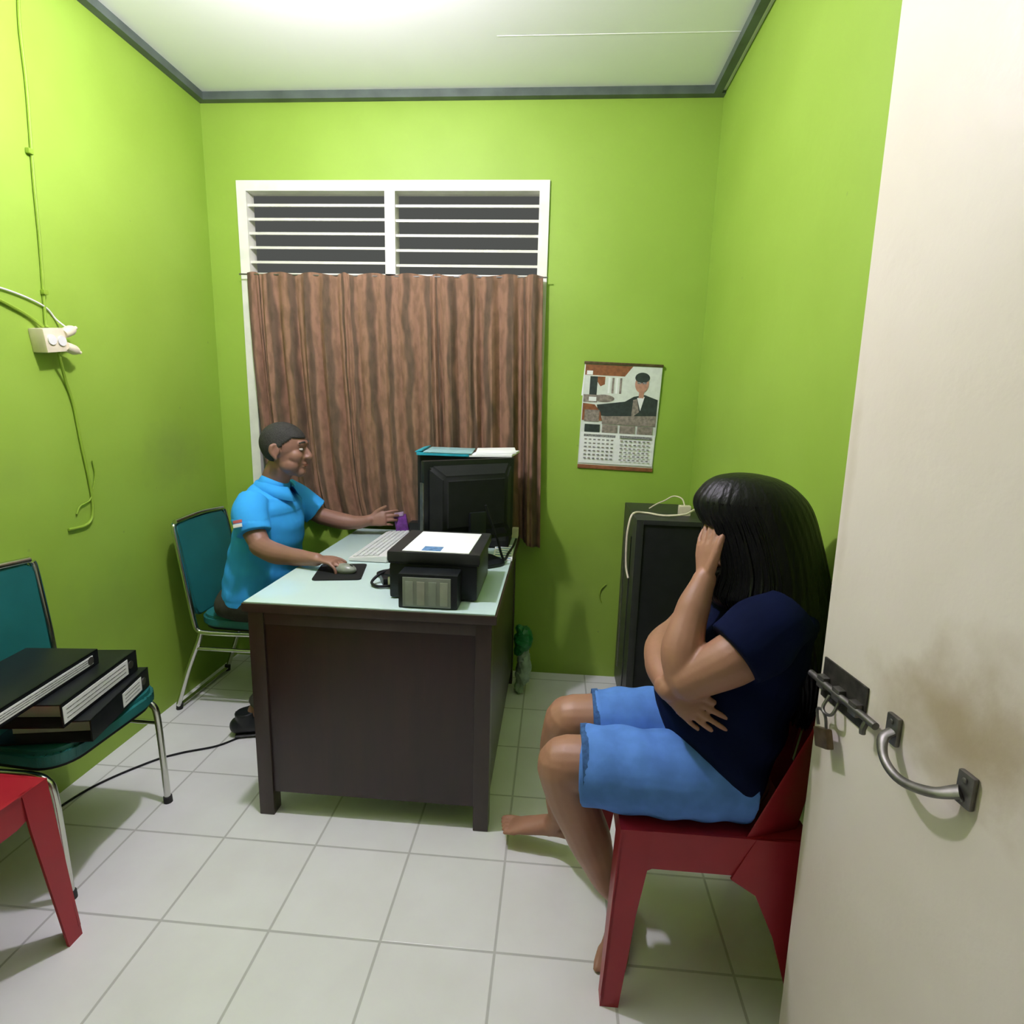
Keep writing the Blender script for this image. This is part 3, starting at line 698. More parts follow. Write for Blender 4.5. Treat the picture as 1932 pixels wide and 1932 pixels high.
# ------------------------------------------------------------------ red monobloc chairs
def red_chair():
    """origin at floor centre, facing local +X; legs at x +-.2, y +-.2"""
    r = thing('plastic_chair', None, 'chair')
    bm = bmesh.new()
    # seat with slight dish and skirt
    NS = 14
    def seat_pt(i, j):
        u = i / NS * 2 - 1; v = j / NS * 2 - 1
        x = u * .205 + .01; y = v * (.205 - .012 * (1 - u) / 2)
        return V((x, y, .462 - .010 * (1 - u * u) * (1 - v * v) + .006 * (u > .8) * 0))
    top = [[bm.verts.new(seat_pt(i, j)) for j in range(NS + 1)] for i in range(NS + 1)]
    bot = [[bm.verts.new(seat_pt(i, j) - V((0, 0, .005))) for j in range(NS + 1)] for i in range(NS + 1)]
    for i in range(NS):
        for j in range(NS):
            bm.faces.new((top[i][j], top[i + 1][j], top[i + 1][j + 1], top[i][j + 1])); bm.faces.new((bot[i][j], bot[i][j + 1], bot[i + 1][j + 1], bot[i + 1][j]))
    ring = [(i, 0) for i in range(NS)] + [(NS, j) for j in range(NS)] + [(i, NS) for i in range(NS, 0, -1)] + [(0, j) for j in range(NS, 0, -1)]
    for k in range(len(ring)):
        a = ring[k]; b_ = ring[(k + 1) % len(ring)]
        bm.faces.new((top[a[0]][a[1]], top[b_[0]][b_[1]], bot[b_[0]][b_[1]], bot[a[0]][a[1]]))
    for s in (-1, 1):
        prism(bm, [(.16, .462), (-.14, .462), (-.14, .35), (-.04, .367), (.14, .367), (.16, .355)], 'y', s * .203, s * .197, bev=0)
    prism(bm, [(-.17, .462), (.17, .462), (.17, .40), (.12, .385), (-.12, .385), (-.17, .40)], 'x', .207, .213)
    prism(bm, [(-.17, .462), (.17, .462), (.17, .37), (-.17, .37)], 'x', -.197, -.191)
    bm_obj('seat', bm, M['red'], r, True, 30)
    for s in (-1, 1):
        sp_ = lambda z: (.462 - z) * .035     # splay
        bm = bmesh.new()
        sh_ = lambda p, s=s: V((p.x + (.462 - p.z) * .05, p.y + s * sp_(p.z), p.z))
        prism(bm, [(.210, .462), (.146, .462), (.146, .365), (.158, .25), (.172, 0), (.208, 0), (.216, .03)], 'y', s * .204, s * .198, shear=sh_)
        prism(bm, [(s * .204, .462), (s * .140, .462), (s * .142, .36), (s * .165, .0), (s * .204, 0)], 'x', .208, .215, shear=sh_)
        bm_obj('leg', bm, M['red'], r, True, 30)
        bm = bmesh.new()
        shb = lambda p, s=s: V((p.x - (.462 - p.z) * .03, p.y + s * sp_(p.z), p.z))
        prism(bm, [(-.195, .462), (-.08, .462), (-.03, .36), (-.085, .325), (-.13, .22), (-.163, .10), (-.170, 0), (-.200, 0)], 'y', s * .204, s * .198, shear=shb)
        prism(bm, [(s * .204, .462), (s * .130, .462), (s * .145, .36), (s * .17, 0), (s * .204, 0)], 'x', -.201, -.195, shear=shb)
        bm_obj('leg', bm, M['red'], r, True, 30)
    # back: curved panel with side wings
    bm = bmesh.new()
    NU, NV = 20, 14
    def bp(u, v, off):
        w = .198 + .004 * v - (.05 * max(0, v - .82) / .18 if v > .82 else 0)
        x = -.165 - .058 * v - .02 * (1 - (abs(u)) ** 2.5) + off
        if abs(u) > .8: x += .11 * ((abs(u) - .8) / .2) * (1 - .75 * v)
        z = .45 + .385 * v - .03 * (u * u) * v
        return V((x, u * w, z))
    A = [[bm.verts.new(bp(i / NU * 2 - 1, j / NV, 0)) for j in range(NV + 1)] for i in range(NU + 1)]
    B = [[bm.verts.new(bp(i / NU * 2 - 1, j / NV, -.006)) for j in range(NV + 1)] for i in range(NU + 1)]
    for i in range(NU):
        for j in range(NV):
            if 4 <= j <= 11 and i in (4, 7, 12, 15): continue
            bm.faces.new((A[i][j], A[i + 1][j], A[i + 1][j + 1], A[i][j + 1])); bm.faces.new((B[i][j], B[i][j + 1], B[i + 1][j + 1], B[i + 1][j]))
    for j in range(NV):
        for i in (0, NU): bm.faces.new((A[i][j], A[i][j + 1], B[i][j + 1], B[i][j]))
        if 4 <= j <= 11:
            for i in (4, 5, 7, 8, 12, 13, 15, 16): bm.faces.new((A[i][j], A[i][j + 1], B[i][j + 1], B[i][j]))
    for i in range(NU):
        for j in ((0, NV) + ((4, 12) if i in (4, 7, 12, 15) else ())): bm.faces.new((A[i][j], A[i + 1][j], B[i + 1][j], B[i][j]))
    bm_obj('backrest', bm, M['red'], r, True, 50)
    return r
rc = red_chair()
rc.location = (.393, 1.345, 0); rc.rotation_euler = (0, 0, R(180))
tag(rc, 'red plastic chair on which the woman in blue shorts sits')
rc2 = copy_tree(rc)
rc2.location = (-1.425, .965, 0); rc2.rotation_euler = (0, 0, R(-2))
tag(rc2, 'empty red plastic chair cut off at the lower left edge')
for c_ in (rc, rc2): c_['group'] = 'red plastic chairs'

# ------------------------------------------------------------------ teal upholstered chairs
def teal_chair(lean_deg):
    """origin at floor centre between the legs, facing +X. front legs x=.19, rear feet x=-.2, half width .2"""
    r = thing('stacking_chair', None, 'chair')
    bm = bmesh.new()
    out = rrect(.38, .40, .09, 8)
    out = [(x + .02, y * (1 + .06 * (x / .2))) for x, y in out]
    prism(bm, out, 'z', .395, .445, bev=.012)
    bm_obj('seat', bm, M['teal'], r, True, 60)
    bm = bmesh.new(); prism(bm, [(x * .93, y * .93) for x, y in out], 'z', .385, .397); bm_obj('seat_board', bm, M['dblack'], r)
    # backrest pad, leaning back
    bm = bmesh.new()
    bo = rrect(.37, .42, .05, 8)
    lean = R(lean_deg)
    def shb(p):
        y, z = p.y, p.z
        th = p.x - .02 * (1 - (y / .185) ** 2)
        return V((-.165 - (z - .40) * math.tan(lean) + th + .0, y * (1 + .0 * z), z))
    prism(bm, [(y, z + .645) for y, z in bo], 'x', -.016, .016, bev=.008, shear=shb)
    bm_obj('backrest', bm, M['teal'], r, True, 60)
    bm = bmesh.new(); add_box(bm, (-.165 - .42 * math.tan(lean) + .004, -.0, .822), (.012, .09, .012), bev=.004); bm_obj('back_grip', bm, M['chrome'], r)
    for s in (-1, 1):
        y = s * .198
        bm = bmesh.new()
        tube(bm, [(-.160 - .44 * math.tan(lean), y * .93, .855 - .01), (-.160 - .40 * math.tan(lean), y * .96, .81), (-.160 - .2 * math.tan(lean), y * .99, .60), (-.168, y, .43), (-.155, y, .385), (-.12, y, .374), (.0, y, .374), (.12, y, .376), (.160, y, .362), (.174, y, .325), (.180, y, .18), (.184, y, .012)], .0105, seg=12, n=5)
        bm_obj('front_leg', bm, M['chrome'], r)
        bm = bmesh.new(); tube(bm, [(-.14, y, .374), (-.155, y, .33), (-.21, y, .20), (-.265, y, .045), (-.272, y * .97, .018)], .0105, seg=12, n=5); bm_obj('rear_leg', bm, M['chrome'], r)
        bm = bmesh.new(); tube(bm, [(.185, y, 0), (.184, y, .022)], .014, n=1, seg=14); bm_obj('foot_cap', bm, M['rubber'], r)
        bm = bmesh.new(); tube(bm, [(-.275, y * .96, 0), (-.271, y * .96, .03)], .014, n=1, seg=14); bm_obj('foot_cap', bm, M['rubber'], r)
    bm = bmesh.new(); tube(bm, [(-.160 - .44 * math.tan(lean), -.175, .853), (-.160 - .455 * math.tan(lean), 0, .862), (-.160 - .44 * math.tan(lean), .175, .853)], .0105, seg=12); bm_obj('top_rail', bm, M['chrome'], r)
    bm = bmesh.new(); tube(bm, [(-.272, -.19, .016), (-.272, .19, .016)], .009, n=1); bm_obj('rear_bar', bm, M['chrome'], r)
    for s in (-1, 1):
        bm = bmesh.new(); tube(bm, [(-.17, s * .198, .30), (.168, s * .198, .30)], .008, n=1); bm_obj('side_bar', bm, M['chrome'], r)
    return r
tc1 = teal_chair(9.5)
tc1.location = (-1.360, 2.435, 0); tc1.rotation_euler = (0, 0, R(0))
tag(tc1, 'teal padded chair with chrome frame under the man in the blue polo')
tc2 = teal_chair(4.5)
tc2.location = (-1.476, 1.475, 0); tc2.rotation_euler = (0, 0, R(-1))
tag(tc2, 'teal padded chair with chrome frame carrying black binders')
for c_ in (tc1, tc2): c_['group'] = 'teal padded chairs'

# ------------------------------------------------------------------ ring binders on the near chair
def binder(loc, rz, L, D, T, lab, labsize, tilt=0):
    """spine faces +X, length along Y, lies flat; origin bottom centre of the spine"""
    r = thing('ring_binder', lab, 'binder', loc, R(rz), 'black ring binders on the teal chair')
    r.rotation_euler = (0, R(tilt), R(rz))
    bm = bmesh.new()
    box((-D, -L / 2, 0), (0, L / 2, .004), bm=bm, bev=.001); box((-D, -L / 2, T - .004), (0, L / 2, T), bm=bm, bev=.001); box((-.004, -L / 2, 0), (0, L / 2, T), bm=bm, bev=.001)
    bm_obj('binder_cover', bm, M['black'], r)
    bm = bmesh.new(); box((-D + .03, -L / 2 + .05, .005), (-.012, L / 2 - .05, T - .015), bm=bm); bm_obj('page_stack', bm, M['paper'], r)
    bm = bmesh.new(); a, b_ = labsize; box((0, a, .010), (.0012, b_, T - .010), bm=bm); lb = bm_obj('spine_label', bm, M['paper'], r, False)
    bm = bmesh.new(); n = 3
    for k in range(n): z = .010 + (T - .020) * (k + 1) / (n + 1); box((.0012, a + .012, z - .0012), (.0016, b_ - .012, z + .0012), bm=bm)
    bm_obj('printed_lines', bm, M['grey_ink'], lb, False)
    bm = bmesh.new()
    tube(bm, [(-.002, L / 2 - .035, T / 2), (.002, L / 2 - .035, T / 2)], .012, n=1, seg=18); bm_obj('finger_ring', bm, M['metal'], r)
    return r
binder((-1.262, 1.49, .448), 12, .32, .26, .064, 'lowest black ring binder, short label at the chair seat front edge', (.0, .11))
binder((-1.288, 1.455, .513), 8, .34, .27, .068, 'middle black ring binder with a long white spine label', (-.166, .12))
binder((-1.330, 1.322, .582), 6, .40, .21, .046, 'thin topmost binder of the pile with a long pale strip label', (-.195, .175))

cable('floor_cable', [(-1.25, 2.06, .004), (-1.31, 1.99, .004), (-1.42, 1.93, .004), (-1.50, 1.86, .004), (-1.60, 1.70, .004), (-1.64, 1.5, .004)], .004, M['dblack'], 'thin dark cable lying on the tiles left of the desk')

# ------------------------------------------------------------------ people
def rotv(v, ax, a): return Matrix.Rotation(a, 3, ax) @ v
def hand(bm, wrist, d, nrm, curl, spread=.06, size=1.0, thumb_side=1, thumb_out=.9, thumb_curl=.3, wr=.022, wt=.016):
    """palm + four fingers + thumb as closed tubes. d = pointing direction, nrm = back-of-hand normal"""
    d = V(d).normalized(); nrm = V(nrm); nrm = (nrm - d * nrm.dot(d)).normalized(); side = d.cross(nrm) * thumb_side      # towards the thumb
    W = V(wrist); s = size
    pe = W + d * .085 * s
    tube(bm, [W - d * .01, W + d * .03 * s, W + d * .065 * s, pe], [(wr, wt), (.033 * s, .014 * s), (.038 * s, .013 * s), (.036 * s, .010 * s)], seg=16, n=5, side=side, round_ends=True)
    L = [(.040, .024, .020), (.045, .028, .021), (.042, .026, .020), (.033, .019, .018)]
    for i in range(4):
        off = (1.5 - i) * .0195 * s
        ax = side * thumb_side
        fd = rotv(d, nrm, (1.5 - i) * spread * thumb_side * (1 if True else 0))
        # choose the sign so that the fingers fan outwards
        if (fd - d).dot(side) * (1.5 - i) < 0: fd = rotv(d, nrm, -(1.5 - i) * spread * thumb_side)
        p = W + d * (.078 if i in (1, 2) else .072) * s + side * off
        pts = [p - d * .012]
        pts.append(p); a = 0
        c = curl[i] if isinstance(curl, (list, tuple)) else curl
        for k in range(3):
            a += c * (.9, 1.1, .8)[k]
            dd = (fd * math.cos(a) - nrm * math.sin(a)).normalized()
            p = p + dd * L[i][k] * s; pts.append(p)
        r0 = (.0088, .0082, .0086, .0074)[i] * s
        tube(bm, pts, [r0, r0 * 1.02, r0 * .96, r0 * .92, r0 * .78], seg=12, n=3, round_ends=True)
    b0 = W + d * .022 * s + side * .018 * s
    td = (d * (1 - .45 * thumb_out) + side * thumb_out).normalized()
    p1 = b0 + td * .036 * s; td2 = (td * 1 + d * .8 - nrm * thumb_curl).normalized(); p2 = p1 + td2 * .032 * s
    td3 = (td2 + d * .3 - nrm * thumb_curl).normalized(); p3 = p2 + td3 * .024 * s
    tube(bm, [b0, p1, p2, p3], [.014 * s, .0115 * s, .0098 * s, .008 * s], seg=12, n=4, round_ends=True)

def foot(bm, heel, toe, ankle, s=1.0, toes=True):
    heel = V(heel); toe = V(toe); d = (toe - heel); L = d.length; d.normalize(); side = d.cross(V((0, 0, 1))).normalized()
    up = side.cross(d)
    tube(bm, [heel + up * .022 * s, heel + d * .05 + up * .034 * s, heel + d * L * .55 + up * .024 * s, heel + d * L * .80 + up * .015 * s], [(.028 * s, .026 * s), (.032 * s, .034 * s), (.038 * s, .024 * s), (.041 * s, .014 * s)], seg=16, n=5, side=side, round_ends=True)
    tube(bm, [V(ankle), V(ankle) * .4 + (heel + d * .05 + up * .03) * .6, heel + d * .055 + up * .03], [.034 * s, .033 * s, .033 * s], seg=14, n=4, round_ends=True)
    for i in range(5):
        o = (i - 2) * .0165 * s
        r = (.0125, .0088, .0085, .0082, .0075)[i] * s if toes else .009
        ln = (.045, .045, .040, .034, .026)[i] * s
        b = heel + d * L * .80 + side * -o + up * .012 * s
        tube(bm, [b - d * .01, b + d * ln * .6, b + d * ln - up * .003], [r, r, r * .85], seg=10, n=3, round_ends=True)

def loft(bm, secs, axis_side=(0, 1, 0), seg=32, n=5, round_ends=True):
    """secs: (centre, half-depth, half-width); width measured along axis_side"""
    tube(bm, [s[0] for s in secs], [(s[2], s[1]) for s in secs], seg=seg, n=n, side=axis_side, round_ends=round_ends)

def head_prims(bm, c, rot, s=1.0):
    """head looking along local +X, z up, centre c; rot = 3x3 matrix"""
    def P(x, y, z): return V(c) + rot @ V((x, y, z)) * s
    e = rot.to_euler()
    E = lambda x, y, z, rx, ry, rz: ellip(bm, P(x, y, z), (rx * s, ry * s, rz * s), e)
    E(-.012, 0, .028, .094, .076, .088); E(.018, 0, -.02, .072, .062, .085); E(.035, 0, -.058, .048, .046, .048)
    E(.064, 0, -.084, .028, .030, .024)                       # chin
    E(.072, 0, .040, .018, .050, .016)                        # brow ridge
    E(.048, .034, -.016, .034, .030, .034); E(.048, -.034, -.016, .034, .030, .034); E(.030, .040, -.055, .042, .024, .032); E(.030, -.040, -.055, .042, .024, .032)   # cheek bones
    tube(bm, [P(.076, 0, .030), P(.092, 0, .008), P(.104, 0, -.014)], [.008 * s, .010 * s, .014 * s], seg=12, n=4, round_ends=True)
    E(.094, .011, -.018, .012, .009, .008); E(.094, -.011, -.018, .012, .009, .008)   # nostrils
    E(.082, 0, -.046, .014, .024, .0075); E(.081, 0, -.059, .013, .021, .0075)        # lips
    for sy in (-1, 1):
        tube(bm, [P(-.016, sy * .074, .028), P(-.032, sy * .086, .020), P(-.032, sy * .088, -.004), P(-.014, sy * .078, -.030)], [.007 * s, .009 * s, .009 * s, .008 * s], seg=10, n=4, round_ends=True)
        E(-.016, sy * .077, .0, .016, .006, .024)

# ---- the man in the blue polo
man = thing('person', 'person in a sky blue polo shirt sitting at the desk using a mouse', 'person', (-1.25, 2.38, 0))
def own(o, t):
    o.parent = t; o.matrix_parent_inverse = Matrix.Translation(-V(t.location)); return o
YM = 2.38
hrot = Matrix.Rotation(R(8), 3, 'Z') @ Matrix.Rotation(R(6), 3, 'Y')
hc = V((-1.142, YM - .02, 1.163))
bm = bmesh.new()
head_prims(bm, hc, hrot, .98)
tube(bm, [(-1.215, YM, .96), (-1.205, YM, 1.03), (-1.165, YM - .01, 1.10)], [(.062, .062), (.056, .058), (.056, .060)], seg=20, round_ends=True)
loft(bm, [((-1.33, YM, .47), .10, .14), ((-1.28, YM, .62), .10, .12), ((-1.235, YM, .80), .095, .13), ((-1.225, YM, .93), .08, .14), ((-1.215, YM, .985), .05, .08)])
# near (right) arm to the mouse
tube(bm, [(-1.235, YM - .16, .955), (-1.21, YM - .20, .87), (-1.15, YM - .245, .795)], [.048, .046, .040], seg=16, round_ends=True)
tube(bm, [(-1.16, YM - .24, .80), (-1.08, YM - .28, .785), (-.98, YM - .33, .788), (-.87, YM - .375, .795)], [.042, .042, .034, .025], seg=16, round_ends=True)
hand(bm, (-.875, YM - .373, .797), (1, -.18, -.05), (0, .05, 1), [.42, .40, .42, .50], .07, .92, thumb_side=-1, thumb_out=.7, thumb_curl=.3, wr=.026, wt=.019)
# far (left) arm
tube(bm, [(-1.22, YM + .16, .955), (-1.16, YM + .20, .88), (-1.09, YM + .22, .83)], [.048, .046, .040], seg=16, round_ends=True)
tube(bm, [(-1.10, YM + .22, .835), (-1.0, YM + .215, .815), (-.92, YM + .21, .812), (-.86, YM + .205, .825)], [.040, .040, .032, .025], seg=16, round_ends=True)
hand(bm, (-.865, YM + .205, .825), (1, .05, .15), (-.1, -1, .25), [.25, .35, .45, .55], .06, .92, thumb_side=-1, thumb_out=.6, thumb_curl=-.3, wr=.026, wt=.019)
# legs
tube(bm, [(-1.33, YM - .09, .50), (-1.10, YM - .11, .52), (-.93, YM - .13, .49)], [.075, .068, .055], seg=16, round_ends=True)
tube(bm, [(-.94, YM - .13, .48), (-1.06, YM - .20, .28), (-1.20, YM - .27, .10)], [.052, .048, .035], seg=16, round_ends=True)
tube(bm, [(-1.33, YM + .09, .50), (-1.10, YM + .11, .52), (-.93, YM + .12, .49)], [.075, .068, .055], seg=16, round_ends=True)
tube(bm, [(-.94, YM + .12, .48), (-.98, YM + .13, .28), (-1.02, YM + .13, .10)], [.052, .048, .035], seg=16, round_ends=True)
own(fuse('body', bm, M['skin_man'], None, .0038, 5), man)
def HP(x, y, z): return hc + hrot @ V((x, y, z)) * .98
# short hair cap
def haircap():
    bm = bmesh.new()
    bmesh.ops.create_uvsphere(bm, u_segments=64, v_segments=40, radius=1)
    kill = []
    for v in bm.verts:
        x, y, z = v.co
        front = x * .100 - .012; zz = z * .094 + .028
        hairline = .060 if front > .045 else (.060 - (.045 - front) * 1.1 if front > -.005 else .005 - (-.005 - front) * 1.3)
        if zz < hairline and not (front < -.03 and zz > -.058 - .0 * x): kill.append(v)
        rr = 1.0 + .008 * math.sin(40 * math.atan2(y, x)) * (1 - abs(z))
        v.co = HP(-.012 + x * .0985 * rr, y * .0795 * rr, .028 + z * .0925 * rr)
    bmesh.ops.delete(bm, geom=kill, context='VERTS')
    return bm
hcap = bm_obj('short_hair', haircap(), M['short_hair'], None); own(hcap, man)
s_ = hcap.modifiers.new('thick', 'SOLIDIFY'); s_.thickness = .006; s_.offset = -1
for sy in (-1, 1):
    bm = bmesh.new(); ellip(bm, HP(.0745, sy * .030, .016), (.010, .013, .0055), hrot.to_euler(), 16, 10); o = bm_obj('eye', bm, M['eye_white']); own(o, man)
    bm = bmesh.new(); ellip(bm, HP(.0815, sy * .030, .016), (.004, .006, .0048), hrot.to_euler(), 12, 8); o2 = bm_obj('iris', bm, M['black'], None); own(o2, man); o2.parent = o; o2.matrix_parent_inverse = Matrix()
    bm = bmesh.new(); tube(bm, [HP(.084, sy * .014, .044), HP(.084, sy * .032, .049), HP(.070, sy * .050, .043)], [.0035, .004, .003], seg=8, n=4, side=(0, 1, 0)); own(bm_obj('eyebrow', bm, M['short_hair']), man)
bm = bmesh.new(); tube(bm, [HP(.088, -.022, -.0525), HP(.097, 0, -.0515), HP(.088, .022, -.0525)], .0022, seg=8); own(bm_obj('mouth', bm, M['lips']), man)
# polo shirt
bm = bmesh.new()
loft(bm, [((-1.315, YM, .50), .140, .180), ((-1.295, YM, .58), .145, .180), ((-1.265, YM, .70), .145, .172), ((-1.238, YM, .82), .135, .178), ((-1.228, YM, .92), .112, .185), ((-1.222, YM, .975), .085, .155), ((-1.212, YM, 1.005), .066, .085)])
tube(bm, [(-1.235, YM - .13, .965), (-1.225, YM - .185, .915), (-1.195, YM - .215, .845)], [.062, .070, .068], seg=24, round_ends=False)
tube(bm, [(-1.225, YM + .13, .965), (-1.19, YM + .18, .92), (-1.12, YM + .21, .855)], [.062, .068, .066], seg=24, round_ends=False)
shirt = own(fuse('polo_shirt', bm, M['polo'], None, .005, 4, post=lambda p: p + V((.0018 * math.sin(p.z * 75 + p.x * 50), .0022 * math.sin(p.z * 60 + p.y * 30), 0)) if .53 < p.z < .90 else V((p.x, p.y, max(p.z, .505)))), man)
bm = bmesh.new()      # collar: ring around the neck, open at the front with two points
NC = 40; rows = []
for k in range(NC + 1):
    a = R(18) + (2 * math.pi - R(36)) * k / NC
    ca, sa = math.cos(a), math.sin(a); fr = max(0, ca)
    p0 = V((-1.207 + .066 * ca, YM + .068 * sa, 1.030 - .026 * fr)); p1 = V((-1.207 + .076 * ca, YM + .080 * sa, 1.030 - .024 * fr)); p2 = V((-1.212 + (.098 + .02 * fr) * ca, YM + .100 * sa, .990 - .045 * fr))
    rows.append([bm.verts.new(q_) for q_ in (p0, p1, p2)])
for k in range(NC):
    for j in range(2): bm.faces.new((rows[k][j], rows[k + 1][j], rows[k + 1][j + 1], rows[k][j + 1]))
cl = bm_obj('collar', bm, M['polo'], None, True, 80); s_ = cl.modifiers.new('thick', 'SOLIDIFY'); s_.thickness = .004; own(cl, man)
bm = bmesh.new()
add_box(bm, (-1.222, YM - .2825, .905), (.036, .004, .012), bev=.001, rot=(R(-14), R(-12), 0), mi=1); add_box(bm, (-1.220, YM - .2865, .890), (.036, .004, .014), bev=.001, rot=(R(-14), R(-12), 0), mi=0)
own(bm_obj('sleeve_patch', bm, [M['white'], M['flag_red']]), man)
bm = bmesh.new()
for sy, ex in ((-1, .02), (1, .0)):
    pass
loft(bm, [((-1.39, YM, .49), .085, .17), ((-1.30, YM, .50), .075, .175), ((-1.20, YM, .51), .07, .165)], axis_side=(0, 1, 0))
tube(bm, [(-1.33, YM - .09, .50), (-1.10, YM - .11, .52), (-.93, YM - .13, .49)], [.088, .082, .068], seg=20, round_ends=True)
tube(bm, [(-.935, YM - .13, .49), (-1.06, YM - .20, .28), (-1.19, YM - .265, .115)], [.068, .064, .056], seg=20, round_ends=False)
tube(bm, [(-1.33, YM + .09, .50), (-1.10, YM + .11, .52), (-.93, YM + .12, .49)], [.088, .082, .068], seg=20, round_ends=True)
tube(bm, [(-.935, YM + .12, .49), (-.98, YM + .13, .28), (-1.02, YM + .13, .115)], [.068, .064, .056], seg=20, round_ends=False)
own(fuse('trousers', bm, M['trousers'], None, .006, 4), man)
for (hx, hy, tx, ty) in ((-1.275, YM - .30, -1.035, YM - .22), (-1.08, YM + .13, -.84, YM + .14)):
    bm = bmesh.new()
    H_ = V((hx, hy, 0)); D_ = (V((tx, ty, 0)) - H_); L_ = D_.length; D_.normalize(); S_ = D_.cross(V((0, 0, 1)))
    tube(bm, [H_ + D_ * .01 + V((0, 0, .045)), H_ + D_ * .06 + V((0, 0, .052)), H_ + D_ * .15 + V((0, 0, .045)), H_ + D_ * .22 + V((0, 0, .032)), H_ + D_ * .255 + V((0, 0, .028))], [(.036, .036), (.040, .045), (.044, .040), (.046, .026), (.038, .018)], seg=20, side=S_, round_ends=True)
    tube(bm, [H_ + D_ * .045 + V((0, 0, .05)), H_ + D_ * .04 + V((0, 0, .105))], [.040, .044], seg=18, n=2, side=S_)
    so = fuse('shoe', bm, M['black'], None, .005, 2); own(so, man)
    bm = bmesh.new(); tube(bm, [H_ + D_ * .0 + V((0, 0, .009)), H_ + D_ * .10 + V((0, 0, .009)), H_ + D_ * .20 + V((0, 0, .009)), H_ + D_ * .27 + V((0, 0, .009))], [(.036, .009), (.040, .009), (.046, .009), (.036, .008)], seg=20, side=S_)
    o2 = bm_obj('shoe_sole', bm, M['dark_grey']); o2.parent = so; o2.matrix_parent_inverse = Matrix()

# ---- the woman hiding her face
YW = 1.335
wom = thing('person', 'person in navy t-shirt and blue shorts hiding the face behind a hand', 'person', (.48, YW, 0))
wrot = Matrix.Rotation(R(180), 3, 'Z') @ Matrix.Rotation(R(28), 3, 'Y')
wc = V((.455, YW, 1.085))
bm = bmesh.new()
head_prims(bm, wc, wrot, .95)
tube(bm, [(.52, YW, .94), (.505, YW, 1.0), (.475, YW, 1.05)], [(.055, .055), (.048, .05), (.05, .055)], seg=20, round_ends=True)
loft(bm, [((.455, YW, .56), .07, .12), ((.46, YW, .66), .11, .13), ((.48, YW, .80), .10, .13), ((.51, YW, .92), .08, .14), ((.515, YW, .965), .05, .07)])
# left (near) arm: elbow forward, forearm up to the face
tube(bm, [(.49, YW - .145, .945), (.40, YW - .165, .875), (.31, YW - .145, .805)], [.052, .056, .046], seg=18, round_ends=True)
tube(bm, [(.302, YW - .135, .805), (.297, YW - .115, .86), (.318, YW - .085, .94), (.345, YW - .062, 1.01)], [.044, .047, .037, .026], seg=18, round_ends=True)
hand(bm, (.346, YW - .062, 1.005), (.02, .36, 1), (-1, -.35, .1), [.14, .13, .15, .2], .05, .93, thumb_side=1, thumb_out=.5, thumb_curl=.2, wr=.025, wt=.020)
# right (far) arm: forearm across the belly under the other elbow
tube(bm, [(.49, YW + .14, .94), (.41, YW + .165, .85), (.345, YW + .15, .79)], [.052, .056, .046], seg=18, round_ends=True)
tube(bm, [(.345, YW + .15, .79), (.295, YW + .08, .785), (.270, YW - .02, .780), (.272, YW - .130, .772)], [.046, .044, .036, .027], seg=18, round_ends=True)
hand(bm, (.268, YW - .125, .774), (.74, -.42, -.50), (-.40, -.85, .10), [.16, .14, .18, .24], .07, .86, thumb_side=-1, thumb_out=.5, thumb_curl=.1, wr=.026, wt=.019)
# near leg
tube(bm, [(.45, YW - .09, .545), (.28, YW - .095, .555), (.055, YW - .075, .535)], [.075, .076, .066], seg=20, round_ends=True)
tube(bm, [(.050, YW - .075, .530), (.066, YW - .073, .46), (.115, YW - .06, .34), (.165, YW - .03, .20), (.222, YW + .01, .09)], [.066, .060, .056, .040, .032], seg=18, round_ends=True)
foot(bm, (.245, YW + .05, .0), (.185, YW - .13, .0), (.225, YW + .01, .09), .95)
# far leg
tube(bm, [(.45, YW + .09, .545), (.28, YW + .11, .555), (.075, YW + .108, .545)], [.075, .076, .066], seg=20, round_ends=True)
tube(bm, [(.065, YW + .110, .54), (.05, YW + .145, .46), (.045, YW + .20, .34), (.05, YW + .225, .22), (.055, YW + .235, .14)], [.066, .060, .056, .040, .033], seg=18, round_ends=True)
foot(bm, (.085, YW + .245, .065), (-.125, YW + .285, .045), (.055, YW + .235, .14), .95)
own(fuse('body', bm, M['skin_woman'], None, .0038, 5), wom)
# t-shirt
bm = bmesh.new()
loft(bm, [((.445, YW, .485), .045, .170), ((.437, YW, .53), .085, .188), ((.430, YW, .60), .125, .190), ((.425, YW, .68), .155, .188), ((.447, YW, .77), .150, .178), ((.49, YW, .87), .125, .175), ((.515, YW, .945), .095, .165), ((.52, YW, .985), .062, .09)])
tube(bm, [(.505, YW - .12, .955), (.45, YW - .155, .925), (.393, YW - .168, .880)], [.066, .078, .076], seg=24, round_ends=False)
tube(bm, [(.505, YW + .12, .95), (.46, YW + .15, .915), (.415, YW + .165, .862)], [.062, .070, .070], seg=24, round_ends=False)
own(fuse('t_shirt', bm, M['navy'], None, .0055, 4, post=lambda p: V((p.x, p.y, max(p.z, .468))) + V((.003 * math.sin(p.z * 60 + p.x * 25), .004 * math.sin(p.z * 42 + p.x * 40), 0))), wom)
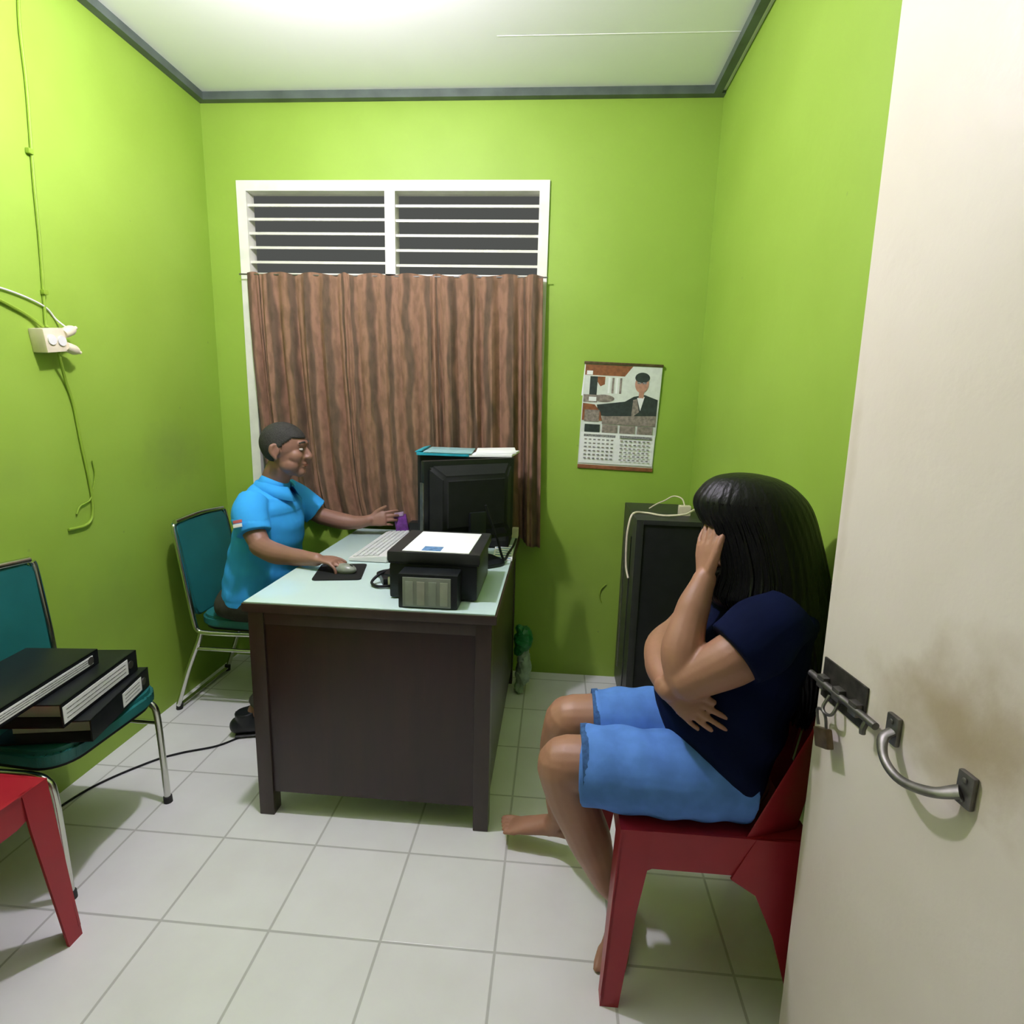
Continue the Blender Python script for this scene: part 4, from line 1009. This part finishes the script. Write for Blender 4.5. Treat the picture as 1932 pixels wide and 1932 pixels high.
# shorts
bm = bmesh.new()
loft(bm, [((.450, YW, .53), .065, .165), ((.45, YW, .53), .082, .185), ((.36, YW, .535), .08, .18)], axis_side=(0, 1, 0))
for (sy, xe, ye) in ((-1, .098, YW - .076), (1, .135, YW + .103)):
    tube(bm, [(.465, YW + sy * .092, .545), (.30, YW + sy * .105, .548), (xe + .08, (ye + YW + sy * .105) / 2, .543), (xe, ye, .538)], [.097, .096, .096, .092], seg=28, round_ends=False)
sh_o = own(fuse('shorts', bm, M['denim'], None, .0055, 3, post=lambda p: p + V((0, 0, .003 * math.sin(p.x * 70 + p.y * 30)))), wom)
for (sy, xe, ye) in ((-1, .098, YW - .076), (1, .135, YW + .103)):
    bm = bmesh.new(); tube(bm, [(xe + .010, ye, .538), (xe - .006, ye, .537)], [.0935, .0925], seg=36, n=1)
    o2 = bm_obj('frayed_hem', bm, M['denim_hem']); o2.parent = sh_o; o2.matrix_parent_inverse = Matrix()
# long hair
def long_hair():
    bm = bmesh.new()
    S = [(1.246, .432, .004, .004), (1.243, .432, .035, .028), (1.233, .435, .072, .056), (1.210, .442, .105, .082), (1.17, .452, .130, .100), (1.10, .482, .127, .110), (1.03, .500, .131, .118), (.96, .505, .144, .135), (.90, .545, .098, .140), (.82, .572, .068, .130), (.74, .585, .045, .115), (.68, .590, .028, .09)]
    n = 10; seg = 220; rings = []
    Pa = catmull([(c[0], c[1], 0) for c in S], n); Pb = catmull([(c[2], c[3], 0) for c in S], n)
    S2 = [(a.x, a.y, b.x, b.y) for a, b in zip(Pa, Pb)]
    for i, (z, cx, rx, ry) in enumerate(S2):
        t = i / len(S2); rg = []
        for k in range(seg):
            a = 2 * math.pi * k / seg
            strand = 1 + (.003 + .006 * t) * (math.sin(a * 37 + t * 2.2 + math.sin(a * 5)) + .6 * math.sin(a * 71 - t * 3 + 1.3)) * min(1, t * 6)
            x = cx + rx * math.cos(a) * strand; y = YW + ry * math.sin(a) * strand
            # part the hair in front so that the face and hand stay free
            if math.cos(a) < -.80 and 1.02 < z < 1.13:
                x += min(.040, (1.13 - z) * .9, (z - 1.02) * 2) * ((-math.cos(a) - .80) / .20) ** .8
            rg.append(bm.verts.new((x, y, z + (.012 * math.sin(a * 23) if t > .93 else 0))))
        rings.append(rg)
    for i in range(len(rings) - 1):
        for k in range(seg): bm.faces.new((rings[i][k], rings[i][(k + 1) % seg], rings[i + 1][(k + 1) % seg], rings[i + 1][k]))
    bm.faces.new(rings[0]); bm.faces.new(rings[-1][::-1])
    # loose locks hanging beside the face
    for k in range(70):
        sy = -1 if k < 50 else 1
        a = sy * R(random.uniform(95, 150)); z1 = random.uniform(.935, .99)
        pts = []
        for z in (1.185, 1.14, 1.09, 1.03, .98, z1):
            q = min(S2, key=lambda c: abs(c[0] - z))
            k2 = 1.0 + .02 * (1.2 - z) * 5
            pts.append((q[1] + q[2] * math.cos(a) * k2 + random.uniform(-.002, .002), YW + q[3] * math.sin(a) * k2, z))
        tube(bm, pts, [.0004, .0025, .0045, .005, .004, .001], seg=5, n=4)
    return bm
lh = bm_obj('long_hair', long_hair(), M['hair'], None, True, 60); own(lh, wom)
